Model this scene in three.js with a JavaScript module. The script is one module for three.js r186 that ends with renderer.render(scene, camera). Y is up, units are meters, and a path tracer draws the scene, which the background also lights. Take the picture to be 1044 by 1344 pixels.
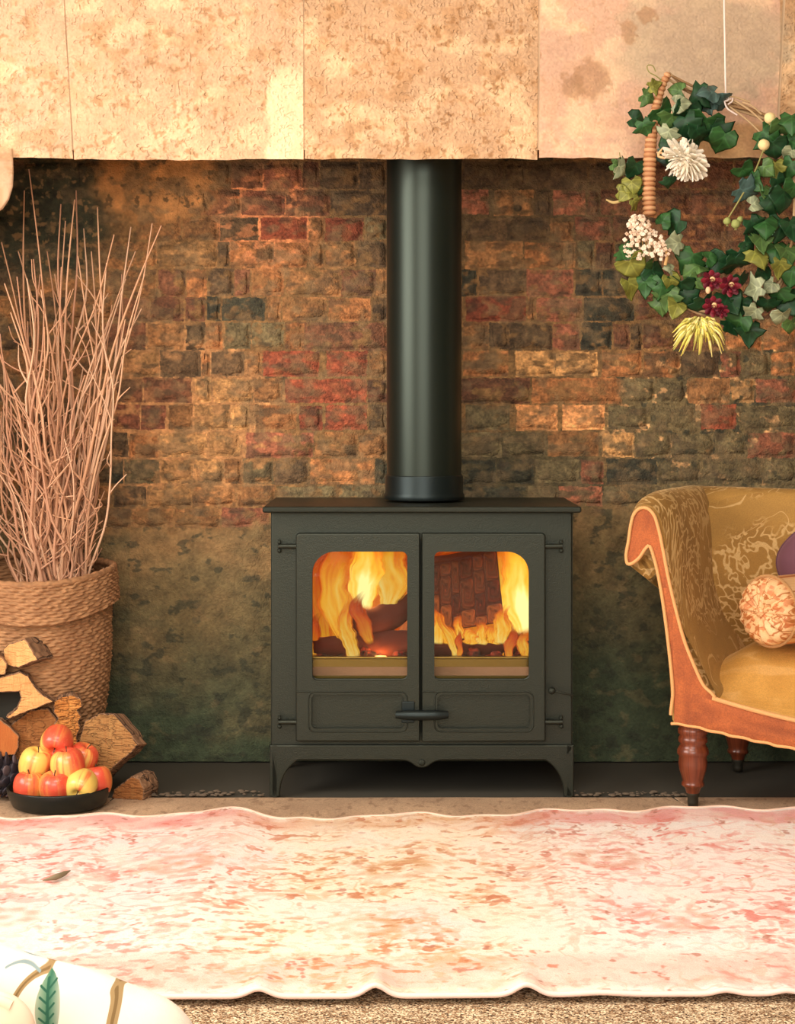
import * as THREE from 'three';
import { mergeGeometries, mergeVertices, toCreasedNormals } from 'three/addons/utils/BufferGeometryUtils.js';
import { RoundedBoxGeometry } from 'three/addons/geometries/RoundedBoxGeometry.js';
import { RectAreaLightUniformsLib } from 'three/addons/lights/RectAreaLightUniformsLib.js';

// ---------------------------------------------------------------- camera, sky, light, exposure
const scene = new THREE.Scene();
const F = 2244, EYE = 0.92, CZ = 4;                        // focal length in pixels of a 1044 x 1344 frame, eye height, camera distance
const camera = new THREE.PerspectiveCamera(2 * Math.atan(672 / F) * 180 / Math.PI, 1044 / 1344, 0.05, 60);
camera.position.set(0, EYE, CZ);
camera.lookAt(0, EYE, 0);
camera.setViewOffset(1044, 1344, 0, 142, 1044, 1344);      // lens shifted down
scene.add(camera);
const renderer = new THREE.WebGLRenderer({ antialias: true });
renderer.toneMapping = THREE.LinearToneMapping;
renderer.toneMappingExposure = 0.95;
renderer.shadowMap.enabled = true;
renderer.shadowMap.type = THREE.PCFSoftShadowMap;
RectAreaLightUniformsLib.init();
scene.background = new THREE.Color().setRGB(0.75, 0.9, 1.0);
function areaLight(x, y, z, w, h, tx, ty, tz, color, power) {
  const l = new THREE.RectAreaLight(color, power, w, h);
  l.position.set(x, y, z); l.lookAt(tx, ty, tz); scene.add(l); return l;
}
const DAY = new THREE.Color().setRGB(1.0, 0.885, 0.80);
areaLight(-2.74, 1.55, 2.3, 2.6, 1.5, 0, 1.55, 2.3, DAY, 11.0);        // daylight just inside the side window
areaLight(-0.5, 1.65, 6.12, 3.4, 1.7, -0.5, 1.65, 0, DAY, 8.0);          // daylight just inside the window behind the camera
areaLight(-0.2, 2.58, 2.3, 1.6, 1.2, -0.2, 0, 2.3, DAY, 9.5);          // brightens the rug from above, under an added, unseen roof window

// ---------------------------------------------------------------- small tools
let seed = 7;
const rnd = () => { seed = (seed * 1664525 + 1013904223) >>> 0; return seed / 4294967296; };
const rr = (a, b) => a + (b - a) * rnd();
const clamp = (x, a = 0, b = 1) => Math.min(b, Math.max(a, x));
const mix = (a, b, t) => a + (b - a) * t;
const sst = (a, b, x) => { const t = clamp((x - a) / (b - a)); return t * t * (3 - 2 * t); };
const mix3 = (a, b, t) => [a[0] + (b[0] - a[0]) * t, a[1] + (b[1] - a[1]) * t, a[2] + (b[2] - a[2]) * t];
const mul3 = (a, k) => [a[0] * k, a[1] * k, a[2] * k];
function hash(x, y, z) {
  let h = Math.imul(x | 0, 374761393) ^ Math.imul(y | 0, 668265263) ^ Math.imul(z | 0, 2147483647 - 1274126177);
  h = Math.imul(h ^ (h >>> 13), 1274126177); h ^= h >>> 16;
  return (h >>> 0) / 4294967296;
}
function noise(x, y, z = 0) {
  const xi = Math.floor(x), yi = Math.floor(y), zi = Math.floor(z);
  let u = x - xi, v = y - yi, w = z - zi; u = u * u * (3 - 2 * u); v = v * v * (3 - 2 * v); w = w * w * (3 - 2 * w);
  const l = (a, b, t) => a + (b - a) * t;
  const p = (k) => l(l(hash(xi, yi, zi + k), hash(xi + 1, yi, zi + k), u), l(hash(xi, yi + 1, zi + k), hash(xi + 1, yi + 1, zi + k), u), v);
  return w === 0 ? p(0) : l(p(0), p(1), w);
}
function fbm(x, y, z = 0, o = 4) { let s = 0, a = 0.5, t = 0; for (let i = 0; i < o; i++) { s += a * noise(x, y, z); t += a; a *= 0.5; const q = (0.8 * x - 0.6 * y) * 2.03 + 17.1; y = (0.6 * x + 0.8 * y) * 2.03 + 9.7; x = q; z = z * 2.03; } return s / t; }
const WX = (px, z) => (px - 522) * (CZ - z) / F;           // a point that the photograph shows at (px, py), standing at distance z
const WY = (py, z) => EYE - (py - 530) * (CZ - z) / F;
const V = (x, y, z) => new THREE.Vector3(x, y, z);
const at = (px, py, z) => V(WX(px, z), WY(py, z), z);

const taken = {};
function numbered(name) { const n = taken[name] = (taken[name] ?? -1) + 1; return n ? `${name}_${String(n).padStart(3, '0')}` : name; }
function mesh(name, geo, mat) {
  const g = Array.isArray(geo) ? joined(geo) : geo;
  const m = new THREE.Mesh(g, mat); m.name = name; m.castShadow = m.receiveShadow = true; return m;
}
function joined(list) {
  return mergeGeometries(list.map((g) => {
    const q = g.index ? g.toNonIndexed() : g;
    if (!q.attributes.uv) q.setAttribute('uv', new THREE.BufferAttribute(new Float32Array(q.attributes.position.count * 2), 2));
    for (const k of Object.keys(q.attributes)) if (!['position', 'normal', 'uv'].includes(k)) q.deleteAttribute(k);
    q.clearGroups(); return q;
  }), false);
}
function obj(name, geo, mat, parent) {                      // a part; part names may repeat within a thing
  const m = mesh(parent ? partName(parent, name) : numbered(name), geo, mat);
  (parent || scene).add(m); return m;
}
function partName(parent, name) { const t = parent.userNames ??= {}; const n = t[name] = (t[name] ?? -1) + 1; return n ? `${name}_${String(n).padStart(3, '0')}` : name; }
function thing(name, label, category, p = [0, 0, 0], turn = 0, group) {
  const o = new THREE.Group(); o.name = numbered(name); o.position.set(...p); o.rotation.y = turn;
  o.userData = { label, category }; if (group) o.userData.group = group; scene.add(o); return o;
}
function tag(o, label, category, group, kind) { o.userData = { label, category }; if (group) o.userData.group = group; if (kind) o.userData.kind = kind; return o; }
function struct(name, geo, mat, parent) {
  const o = geo ? obj(name, geo, mat, parent) : new THREE.Group();
  if (!geo) { o.name = parent ? partName(parent, name) : numbered(name); (parent || scene).add(o); }
  if (!parent) o.userData.kind = 'structure';
  return o;
}
const box = (w, h, d, x = 0, y = 0, z = 0) => new THREE.BoxGeometry(w, h, d).translate(x, y, z);
const rbox = (w, h, d, r, x = 0, y = 0, z = 0, s = 2) => new RoundedBoxGeometry(w, h, d, s, r).translate(x, y, z);
const cyl = (r0, r1, h, n = 24) => new THREE.CylinderGeometry(r0, r1, h, n);
// surface through rings of equal length; uv = (distance round, distance along) in metres
function loft(rings, { closed = true, cap0 = true, cap1 = true, flat = false } = {}) {
  const n = rings[0].length, m = rings.length, c = closed ? n + 1 : n, pos = [], uv = [], idx = [];
  let along = 0;
  for (let i = 0; i < m; i++) {
    if (i) along += rings[i][0].distanceTo(rings[i - 1][0]);
    let round = 0;
    for (let j = 0; j < c; j++) {
      const p = rings[i][j % n];
      if (j) round += p.distanceTo(rings[i][j - 1]);
      pos.push(p.x, p.y, p.z); uv.push(round, along);
      if (i && j) { const a = (i - 1) * c + j - 1, b = a + 1, d = i * c + j - 1, e = d + 1; idx.push(a, b, d, b, e, d); }
    }
  }
  for (const [on, r, sgn] of [[cap0, 0, 1], [cap1, m - 1, -1]]) if (on) {
    const q = V(0, 0, 0); rings[r].forEach((p) => q.add(p)); q.multiplyScalar(1 / n);
    const k = pos.length / 3; pos.push(q.x, q.y, q.z); uv.push(q.x, q.y);
    for (let j = 0; j < n; j++) { const p = rings[r][j]; pos.push(p.x, p.y, p.z); uv.push(p.x, p.y); }
    for (let j = 0; j < n; j++) { const a = k + 1 + j, b = k + 1 + (j + 1) % n; if (sgn > 0) idx.push(k, b, a); else idx.push(k, a, b); }
  }
  const g = new THREE.BufferGeometry();
  g.setAttribute('position', new THREE.Float32BufferAttribute(pos, 3)); g.setAttribute('uv', new THREE.Float32BufferAttribute(uv, 2)); g.setIndex(idx);
  g.computeVertexNormals();
  if (closed) seam(g, n, m, c);
  return flat ? toCreasedNormals(g, 0.6) : g;
}
function seam(g, n, m, c) { const N = g.attributes.normal; for (let i = 0; i < m; i++) { const a = i * c, b = a + n; const v = V(N.getX(a) + N.getX(b), N.getY(a) + N.getY(b), N.getZ(a) + N.getZ(b)).normalize(); N.setXYZ(a, v.x, v.y, v.z); N.setXYZ(b, v.x, v.y, v.z); } }
// tapered tube through points
function tube(pts, radii, sides = 6, steps = 0, caps = true) {
  const cv = pts.length > 2 ? new THREE.CatmullRomCurve3(pts) : new THREE.LineCurve3(pts[0], pts[1]);
  const n = steps || pts.length * 3, R = typeof radii === 'number' ? [radii, radii] : radii, rings = [];
  let up = V(0, 1, 0), t0 = cv.getTangentAt(0.0001); if (Math.abs(t0.dot(up)) > 0.9) up = V(1, 0, 0);
  let nrm = V(0, 0, 0).crossVectors(t0, up).normalize();
  for (let i = 0; i <= n; i++) {
    const f = i / n, p = cv.getPointAt(f), t = cv.getTangentAt(clamp(f, 0.0001, 0.9999));
    nrm.addScaledVector(t, -nrm.dot(t)).normalize();
    const b = V(0, 0, 0).crossVectors(t, nrm), k = f * (R.length - 1), k0 = Math.min(Math.floor(k), R.length - 2), r = mix(R[k0], R[k0 + 1], k - k0), ring = [];
    for (let j = 0; j < sides; j++) { const a = j / sides * Math.PI * 2; ring.push(p.clone().addScaledVector(nrm, Math.cos(a) * r).addScaledVector(b, Math.sin(a) * r)); }
    rings.push(ring);
  }
  return loft(rings, { cap0: caps, cap1: caps });
}
const lathe = (pts, n = 40) => new THREE.LatheGeometry(pts.map(([r, y]) => new THREE.Vector2(Math.max(r, 1e-4), y)), n);
function shape(pts) { const s = new THREE.Shape(); pts.forEach(([x, y], i) => i ? s.lineTo(x, y) : s.moveTo(x, y)); s.closePath(); return s; }
function extrude(s, depth, bevel = 0, seg = 2, curve = 10) {
  return new THREE.ExtrudeGeometry(s, { depth: depth - 2 * bevel, bevelEnabled: bevel > 0, bevelSize: bevel, bevelThickness: bevel, bevelOffset: -bevel, bevelSegments: seg, curveSegments: curve }).translate(0, 0, bevel);
}
function rough(g, amp, freq, sd = 0) {                       // weathers a closed geometry by 3-D noise along its normals
  const q = mergeVertices((() => { const k = g.clone(); k.deleteAttribute('normal'); k.deleteAttribute('uv'); return k; })(), 1e-5); q.computeVertexNormals();
  const p = q.attributes.position, n = q.attributes.normal;
  for (let i = 0; i < p.count; i++) { const k = (fbm(p.getX(i) * freq + sd, p.getY(i) * freq + sd * 2, p.getZ(i) * freq + 31, 3) - 0.5) * 2 * amp; p.setXYZ(i, p.getX(i) + n.getX(i) * k, p.getY(i) + n.getY(i) * k, p.getZ(i) + n.getZ(i) * k); }
  q.computeVertexNormals(); return q;
}
function planar(g, ax = 'x', ay = 'y', k = 1) {              // uv from two axes, in metres
  const p = g.attributes.position, u = new Float32Array(p.count * 2), get = { x: 'getX', y: 'getY', z: 'getZ' };
  for (let i = 0; i < p.count; i++) { u[2 * i] = p[get[ax]](i) * k; u[2 * i + 1] = p[get[ay]](i) * k; }
  g.setAttribute('uv', new THREE.BufferAttribute(u, 2)); return g;
}
function tex(w, h, fn, { srgb = true, wrap = true } = {}) {  // fn(x, y) in pixels, y up -> 0..255 values
  const d = new Uint8Array(w * h * 4);
  for (let y = 0; y < h; y++) for (let x = 0; x < w; x++) { const c = fn(x, y), i = (y * w + x) * 4; if (typeof c === 'number') d[i] = d[i + 1] = d[i + 2] = clamp(c, 0, 255); else { d[i] = clamp(c[0], 0, 255); d[i + 1] = clamp(c[1], 0, 255); d[i + 2] = clamp(c[2], 0, 255); } d[i + 3] = 255; }
  const t = new THREE.DataTexture(d, w, h, THREE.RGBAFormat); t.magFilter = THREE.LinearFilter; t.minFilter = THREE.LinearMipmapLinearFilter; t.generateMipmaps = true;
  if (srgb) t.colorSpace = THREE.SRGBColorSpace; if (wrap) t.wrapS = t.wrapT = THREE.RepeatWrapping; t.needsUpdate = true; return t;
}
function scaled(t, sx, sy, ox = 0, oy = 0) { const c = t.clone(); c.repeat.set(sx, sy); c.offset.set(ox, oy); c.needsUpdate = true; return c; }
const std = (o) => new THREE.MeshStandardMaterial({ side: THREE.DoubleSide, ...o });
const phy = (o) => new THREE.MeshPhysicalMaterial({ side: THREE.DoubleSide, ...o });
const lin = (r, g, b) => new THREE.Color().setRGB(r, g, b);
// ---------------------------------------------------------------- the back wall: bricks, mortar and render
const WZ = -0.4, WS = F / (CZ - WZ);                         // plane of the brick faces, pixels per metre there
const wx = (px) => (px - 522) / WS, wy = (py) => EYE - (py - 530) / WS;
const TONE = { R: [122, 60, 40], r: [100, 64, 44], D: [82, 64, 44], T: [128, 88, 52], S: [152, 112, 68], G: [92, 82, 56], B: [52, 52, 40], O: [146, 94, 54], Y: [176, 130, 78], P: [218, 148, 90], K: [128, 76, 54] };
const ROWS = [
  [213, 246, 'r-30-30 B30-98 D100-128 D236-268 D270-302 r305-344 K347-395 r398-418 D421-470 D473-507 D608-660 D664-690 D694-770 D775-832 r836-900 r904-962 r966-1044'],
  [250, 281, 'B-30-20 B24-90 D193-210 D214-240 r246-272 r275-314 K318-373 r376-432 D436-507 K607-641 T650-700 D704-724 K728-768 r772-786 r790-850 r855-905 r908-975 r980-1044'],
  [286, 314, 'B-30-40 B44-120 T180-236 T240-286 D290-338 R343-402 T406-425 R428-476 G480-507 D615-664 D667-720 T724-752 K757-802 r806-850 r855-950 r955-1044'],
  [318, 351, 'D-30-30 B34-95 T98-160 T164-205 S208-284 D287-300 O304-358 O362-402 T406-424 T428-466 D470-507 T612-686 O690-742 T745-755 G760-780 r784-806 G810-868 r872-950 r954-1044'],
  [354, 388, 'D-30-45 T49-110 T114-204 r208-242 O246-270 D274-306 r308-327 O331-372 T376-446 r449-492 T495-507 B607-625 D630-690 K693-752 B757-790 B793-830 r834-890 r894-960 r964-1044'],
  [391, 420, 'T-30-20 D24-90 T94-146 r150-195 r198-240 r244-268 B272-288 B292-347 T352-368 T372-428 O432-486 D490-507 R613-690 O694-702 K706-764 B768-832 r836-880 r884-948 r952-1044'],
  [425, 458, 'D-30-40 T44-130 r134-190 T194-240 D245-268 O271-290 G296-328 G332-372 O376-398 r401-507 T609-640 D644-668 D670-724 K727-760 B765-803 r807-826 D830-842 r846-890 r894-950 O954-1000 O1004-1044'],
  [462, 493, 'T-30-30 T34-90 T94-160 S164-207 D211-262 O266-274 D278-320 T325-343 R346-418 R430-481 T486-507 O609-667 Y678-728 Y731-784 O792-842 O846-892 D896-944 K948-972 G976-1010 O1014-1044'],
  [498, 528, 'D-30-20 T24-80 T84-150 r154-186 r189-250 S256-276 S280-331 T335-370 R375-480 r484-507 r607-695 O700-815 G820-860 G864-900 T904-958 Y962-990 K994-1044'],
  [533, 563, 'T-30-40 D44-100 T104-146 K150-182 K186-216 T222-252 S256-300 Y304-326 O336-388 R394-422 R428-481 D485-507 G613-668 P679-731 P740-794 G800-850 G855-912 R922-966 G972-1044'],
  [569, 599, 'D-30-10 D14-70 T74-140 D145-167 O170-206 S210-271 S275-314 K324-410 T414-468 T472-507 G607-658 G662-716 T720-786 Y792-832 G836-880 G884-936 G940-980 K984-1044'],
  [604, 634, 'T-30-40 T44-90 D94-142 B146-160 G164-208 S212-252 S256-292 T296-316 G320-358 D362-404 O408-490 B494-507 B607-650 B654-700 G704-760 K764-792 B798-862 G866-920 G924-1000 G1004-1044'],  // dark bricks right of the flue, here and below, carry its shadow
  [639, 664, 'D-30-20 D24-90 T94-146 D150-190 S194-250 T254-308 T314-360 G364-440 G444-507 B607-690 G694-732 K735-790 G794-850 G854-930 G934-1044'],
  [669, 692, 'T130-170 T174-226 T230-288 K292-352 D760-800'],
].map(([y0, y1, s]) => [y0, y1, s.split(' ').map((q) => { const m = q.match(/^(\w)(-?\d+)-(\d+)$/); return m ? [m[1], +m[2], +m[3]] : null; }).filter(Boolean)]);
ROWS[0][2].push(['D', -30, 26]);
// the course hidden behind the lintel, and each course run on beyond the picture
{ const more = []; for (let x = -30; x < 1044;) { const w = rr(48, 100); more.push(['DTrB'[Math.floor(rnd() * 4)], x, x + w]); x += w + 4; } ROWS.unshift([178, 209, more]); }
const bricks = [];
for (const [y0, y1, list] of ROWS) {
  for (const [t, x0, x1] of list) bricks.push({ t, x0, x1, y0: y0 + rr(-1.2, 1.2), y1: y1 + rr(-1.2, 1.2), v: rr(0.86, 1.12), s: rnd(), n: bricks.length });
  if (list.length > 8) for (const [a, b] of [[-120, -34], [1048, 1170]]) for (let x = a; x < b - 20;) { const w = Math.min(rr(50, 84), b - x); const t = a < 0 ? 'TDG'[Math.floor(rnd() * 3)] : 'GKD'[Math.floor(rnd() * 3)]; bricks.push({ t, x0: x, x1: x + w, y0, y1, v: rr(0.86, 1.1), s: rnd(), n: bricks.length }); x += w + 4; }
}
const WX0 = -1.5, WX1 = 1.75, WH = 1.8;
const blob = (x, y, cx, cy, rx, ry) => { const d = Math.hypot((x - cx) / rx, (y - cy) / ry); return 1 - sst(0.72, 1.1, d); };
const WALLGAIN = 1.2;
function wallTone(px, py) {                                  // the wall's coat colours, with the flue's shadow painted in, in the photograph's frame at the wall
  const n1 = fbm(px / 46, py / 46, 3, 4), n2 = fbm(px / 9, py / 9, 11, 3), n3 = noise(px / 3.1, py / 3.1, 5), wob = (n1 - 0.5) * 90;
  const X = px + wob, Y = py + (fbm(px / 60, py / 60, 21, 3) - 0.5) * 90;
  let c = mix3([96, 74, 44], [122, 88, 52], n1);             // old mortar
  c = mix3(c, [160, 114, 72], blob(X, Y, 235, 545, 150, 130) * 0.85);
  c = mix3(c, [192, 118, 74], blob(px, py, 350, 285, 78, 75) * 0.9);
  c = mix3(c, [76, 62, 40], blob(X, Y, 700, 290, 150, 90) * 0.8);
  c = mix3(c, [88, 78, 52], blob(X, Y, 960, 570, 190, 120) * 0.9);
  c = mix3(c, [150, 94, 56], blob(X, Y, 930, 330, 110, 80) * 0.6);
  c = mix3(c, [60, 58, 40], blob(X, Y, 690, 640, 120, 70) * 0.8);  // the flue's cast shadow, painted as a dark blob beside it
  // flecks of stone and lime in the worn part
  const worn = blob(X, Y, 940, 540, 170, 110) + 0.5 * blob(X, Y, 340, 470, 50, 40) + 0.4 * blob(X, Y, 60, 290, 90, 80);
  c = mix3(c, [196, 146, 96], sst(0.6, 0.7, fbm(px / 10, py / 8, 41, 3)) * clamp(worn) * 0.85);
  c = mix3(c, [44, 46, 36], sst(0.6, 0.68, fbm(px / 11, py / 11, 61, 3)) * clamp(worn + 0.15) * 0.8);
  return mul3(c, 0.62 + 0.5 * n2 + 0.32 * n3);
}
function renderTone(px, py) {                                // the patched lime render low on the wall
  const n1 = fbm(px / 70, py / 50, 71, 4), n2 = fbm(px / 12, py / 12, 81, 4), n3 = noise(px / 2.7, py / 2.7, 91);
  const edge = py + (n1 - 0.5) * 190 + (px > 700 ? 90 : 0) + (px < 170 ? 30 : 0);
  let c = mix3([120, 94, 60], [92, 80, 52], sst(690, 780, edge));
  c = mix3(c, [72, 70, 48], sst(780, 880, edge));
  c = mix3(c, [50, 62, 44], sst(900, 985, edge));            // darker and greener towards the foot of the wall
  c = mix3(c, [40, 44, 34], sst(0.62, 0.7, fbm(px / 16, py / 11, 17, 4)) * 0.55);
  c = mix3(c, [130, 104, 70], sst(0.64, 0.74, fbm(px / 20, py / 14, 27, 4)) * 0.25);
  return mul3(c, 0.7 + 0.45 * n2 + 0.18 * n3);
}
const renderTop = (px) => 690 + 22 * (fbm(px / 60, 3, 7, 3) - 0.5) * 2 - (px > 360 && px < 760 ? 26 : 0) - (px >= 760 ? 24 : 0);
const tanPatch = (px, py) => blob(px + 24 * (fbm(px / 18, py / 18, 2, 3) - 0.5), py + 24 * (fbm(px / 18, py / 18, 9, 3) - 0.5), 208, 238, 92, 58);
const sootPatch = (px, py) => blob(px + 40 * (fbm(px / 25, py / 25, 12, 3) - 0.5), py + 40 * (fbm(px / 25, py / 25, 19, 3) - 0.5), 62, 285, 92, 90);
const TWw = 1800, TWh = 1000;
const brickRows = []; for (let i = 0; i < TWh; i++) { const py = 530 + (EYE - (i + 0.5) / TWh * WH) * WS; brickRows.push(bricks.filter((b) => py > b.y0 - 2 && py < b.y1 + 2)); }
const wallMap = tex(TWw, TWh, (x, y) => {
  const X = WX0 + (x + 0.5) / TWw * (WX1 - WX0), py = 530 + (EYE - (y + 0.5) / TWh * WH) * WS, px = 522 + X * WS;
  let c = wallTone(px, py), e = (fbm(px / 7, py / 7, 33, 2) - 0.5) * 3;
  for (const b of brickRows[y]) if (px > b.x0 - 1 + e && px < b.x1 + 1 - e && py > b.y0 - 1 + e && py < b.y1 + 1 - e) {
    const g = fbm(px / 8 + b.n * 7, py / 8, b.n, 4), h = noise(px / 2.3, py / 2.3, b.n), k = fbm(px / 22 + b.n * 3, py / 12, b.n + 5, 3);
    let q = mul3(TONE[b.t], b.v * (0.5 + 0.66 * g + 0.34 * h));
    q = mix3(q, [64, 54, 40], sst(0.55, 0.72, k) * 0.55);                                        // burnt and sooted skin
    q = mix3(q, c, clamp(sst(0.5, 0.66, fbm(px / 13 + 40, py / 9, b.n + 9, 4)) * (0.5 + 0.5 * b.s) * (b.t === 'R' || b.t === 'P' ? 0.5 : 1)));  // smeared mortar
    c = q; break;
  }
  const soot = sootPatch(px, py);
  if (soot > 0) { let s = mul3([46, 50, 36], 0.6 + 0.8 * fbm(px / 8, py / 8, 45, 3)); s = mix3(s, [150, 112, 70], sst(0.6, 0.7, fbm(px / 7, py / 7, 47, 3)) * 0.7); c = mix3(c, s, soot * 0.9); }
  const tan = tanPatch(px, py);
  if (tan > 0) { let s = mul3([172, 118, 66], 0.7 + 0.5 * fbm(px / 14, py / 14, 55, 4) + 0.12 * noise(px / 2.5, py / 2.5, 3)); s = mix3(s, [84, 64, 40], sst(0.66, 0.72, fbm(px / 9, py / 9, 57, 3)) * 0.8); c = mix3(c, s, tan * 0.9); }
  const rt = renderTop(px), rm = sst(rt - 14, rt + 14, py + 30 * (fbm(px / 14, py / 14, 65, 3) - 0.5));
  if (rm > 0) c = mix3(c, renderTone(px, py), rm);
  c = mix3(c, [36, 32, 24], blob(px, py, 680, 273, 6, 5) * 0.9);                               // dark spot painted for the shade in a putlog hole, and the pale chip above it
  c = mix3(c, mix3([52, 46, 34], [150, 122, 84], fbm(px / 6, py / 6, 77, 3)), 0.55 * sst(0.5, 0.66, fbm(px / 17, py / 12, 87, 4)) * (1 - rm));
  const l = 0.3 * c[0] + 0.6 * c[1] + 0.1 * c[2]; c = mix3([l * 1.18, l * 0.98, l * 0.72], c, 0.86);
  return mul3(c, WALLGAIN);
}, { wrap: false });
const wallBump = tex(1024, 1024, (x, y) => 255 * (0.5 * fbm(x / 30, y / 30, 4, 4) + 0.3 * fbm(x / 7, y / 7, 14, 3) + 0.2 * noise(x / 2.5, y / 2.5)), { srgb: false });
wallBump.repeat.set((WX1 - WX0) / 0.9, WH / 0.9);
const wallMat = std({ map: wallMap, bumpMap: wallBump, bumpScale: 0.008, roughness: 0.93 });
const wallUV = (g, ox = 0, oy = 0) => { const p = g.attributes.position, u = new Float32Array(p.count * 2); for (let i = 0; i < p.count; i++) { u[2 * i] = (p.getX(i) + ox - WX0) / (WX1 - WX0); u[2 * i + 1] = (p.getY(i) + oy) / WH; } g.setAttribute('uv', new THREE.BufferAttribute(u, 2)); return g; };
// backing: mortar and render as one uneven sheet on a thick wall, thicker where the render lies
function backing() {
  const nx = 300, ny = 190, g = new THREE.PlaneGeometry(WX1 - WX0, WH, nx, ny).translate((WX0 + WX1) / 2, WH / 2, 0), p = g.attributes.position;
  for (let i = 0; i < p.count; i++) {
    const X = p.getX(i), Y = p.getY(i), px = 522 + X * WS, py = 530 + (EYE - Y) * WS, rt = renderTop(px);
    const rm = sst(rt - 10, rt + 18, py + 24 * (fbm(px / 14, py / 14, 65, 3) - 0.5)), t = tanPatch(px, py), s = sootPatch(px, py);
    p.setZ(i, WZ - 0.006 + 0.004 * (fbm(px / 14, py / 14, 3, 3) - 0.5) * 2 + rm * (0.006 + 0.009 * (fbm(px / 40, py / 40, 5, 3) - 0.4)) + t * 0.008 + s * 0.004 * fbm(px / 9, py / 9, 8, 2));
  }
  g.computeVertexNormals(); return wallUV(g);
}
const wallBack = struct('wall_back');
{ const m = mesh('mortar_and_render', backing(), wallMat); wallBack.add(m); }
const plasterMat = std({ color: lin(0.62, 0.52, 0.40), roughness: 0.95 });
{ const m = mesh('wall_core', box(WX1 - WX0 + 0.4, 2.6, 0.2, (WX0 + WX1) / 2, 1.3, WZ - 0.125), plasterMat); wallBack.add(m); }
function brickGeo(w, h, sd) {                                 // a worn face: grid with soft arrises, sides running back into the mortar
  const nx = w > 0.15 ? 5 : 4, ny = 3, pos = [], idx = [], d = 0.014;
  for (let j = 0; j <= ny; j++) for (let i = 0; i <= nx; i++) {
    const u = i / nx, v = j / ny, edge = (i === 0 || i === nx) + (j === 0 || j === ny), iu = i === 0 ? 0.0035 : i === nx ? -0.0035 : 0, jv = j === 0 ? 0.0035 : j === ny ? -0.0035 : 0;
    pos.push((u - 0.5) * w + iu * (0.6 + 1.8 * hash(i, j, sd)) + (edge ? 0 : (hash(i, j, sd + 3) - 0.5) * 0.006), (v - 0.5) * h + jv * (0.6 + 1.8 * hash(i, j, sd + 1)), -0.002 * edge + 0.0035 * (hash(i, j, sd + 2) - 0.5));
  }
  const id = (i, j) => j * (nx + 1) + i;
  for (let j = 0; j < ny; j++) for (let i = 0; i < nx; i++) idx.push(id(i, j), id(i + 1, j), id(i + 1, j + 1), id(i, j), id(i + 1, j + 1), id(i, j + 1));
  const ring = []; for (let i = 0; i < nx; i++) ring.push(id(i, 0)); for (let j = 0; j < ny; j++) ring.push(id(nx, j)); for (let i = nx; i > 0; i--) ring.push(id(i, ny)); for (let j = ny; j > 0; j--) ring.push(id(0, j));
  const base = pos.length / 3;
  for (const k of ring) { const x = pos[3 * k], y = pos[3 * k + 1]; pos.push(clamp(x * 1.06, -w / 2, w / 2), clamp(y * 1.1, -h / 2, h / 2), -d); }
  ring.forEach((k, q) => { const n = (q + 1) % ring.length; idx.push(k, base + q, ring[n], ring[n], base + q, base + n); });
  const g = new THREE.BufferGeometry(); g.setAttribute('position', new THREE.Float32BufferAttribute(pos, 3)); g.setIndex(idx); g.computeVertexNormals(); return g;
}
for (const b of bricks) {
  if ((b.y0 + b.y1) / 2 > renderTop((b.x0 + b.x1) / 2) + 6) continue;
  const cx = (b.x0 + b.x1) / 2, cy = (b.y0 + b.y1) / 2;
  if (tanPatch(cx, cy) > 0.6 && !(b.y0 > 246 && b.y0 < 256)) continue;
  const w = (b.x1 - b.x0) / WS, h = (b.y1 - b.y0) / WS, x = wx(cx), y = wy(cy), z = WZ - 0.001 + 0.005 * (b.s - 0.5) + (tanPatch(cx, cy) > 0.5 ? 0.004 : 0);
  const m = mesh(partName(wallBack, 'brick'), wallUV(brickGeo(w, h, b.n), x, y), wallMat); m.position.set(x, y, z); wallBack.add(m);
}
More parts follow.
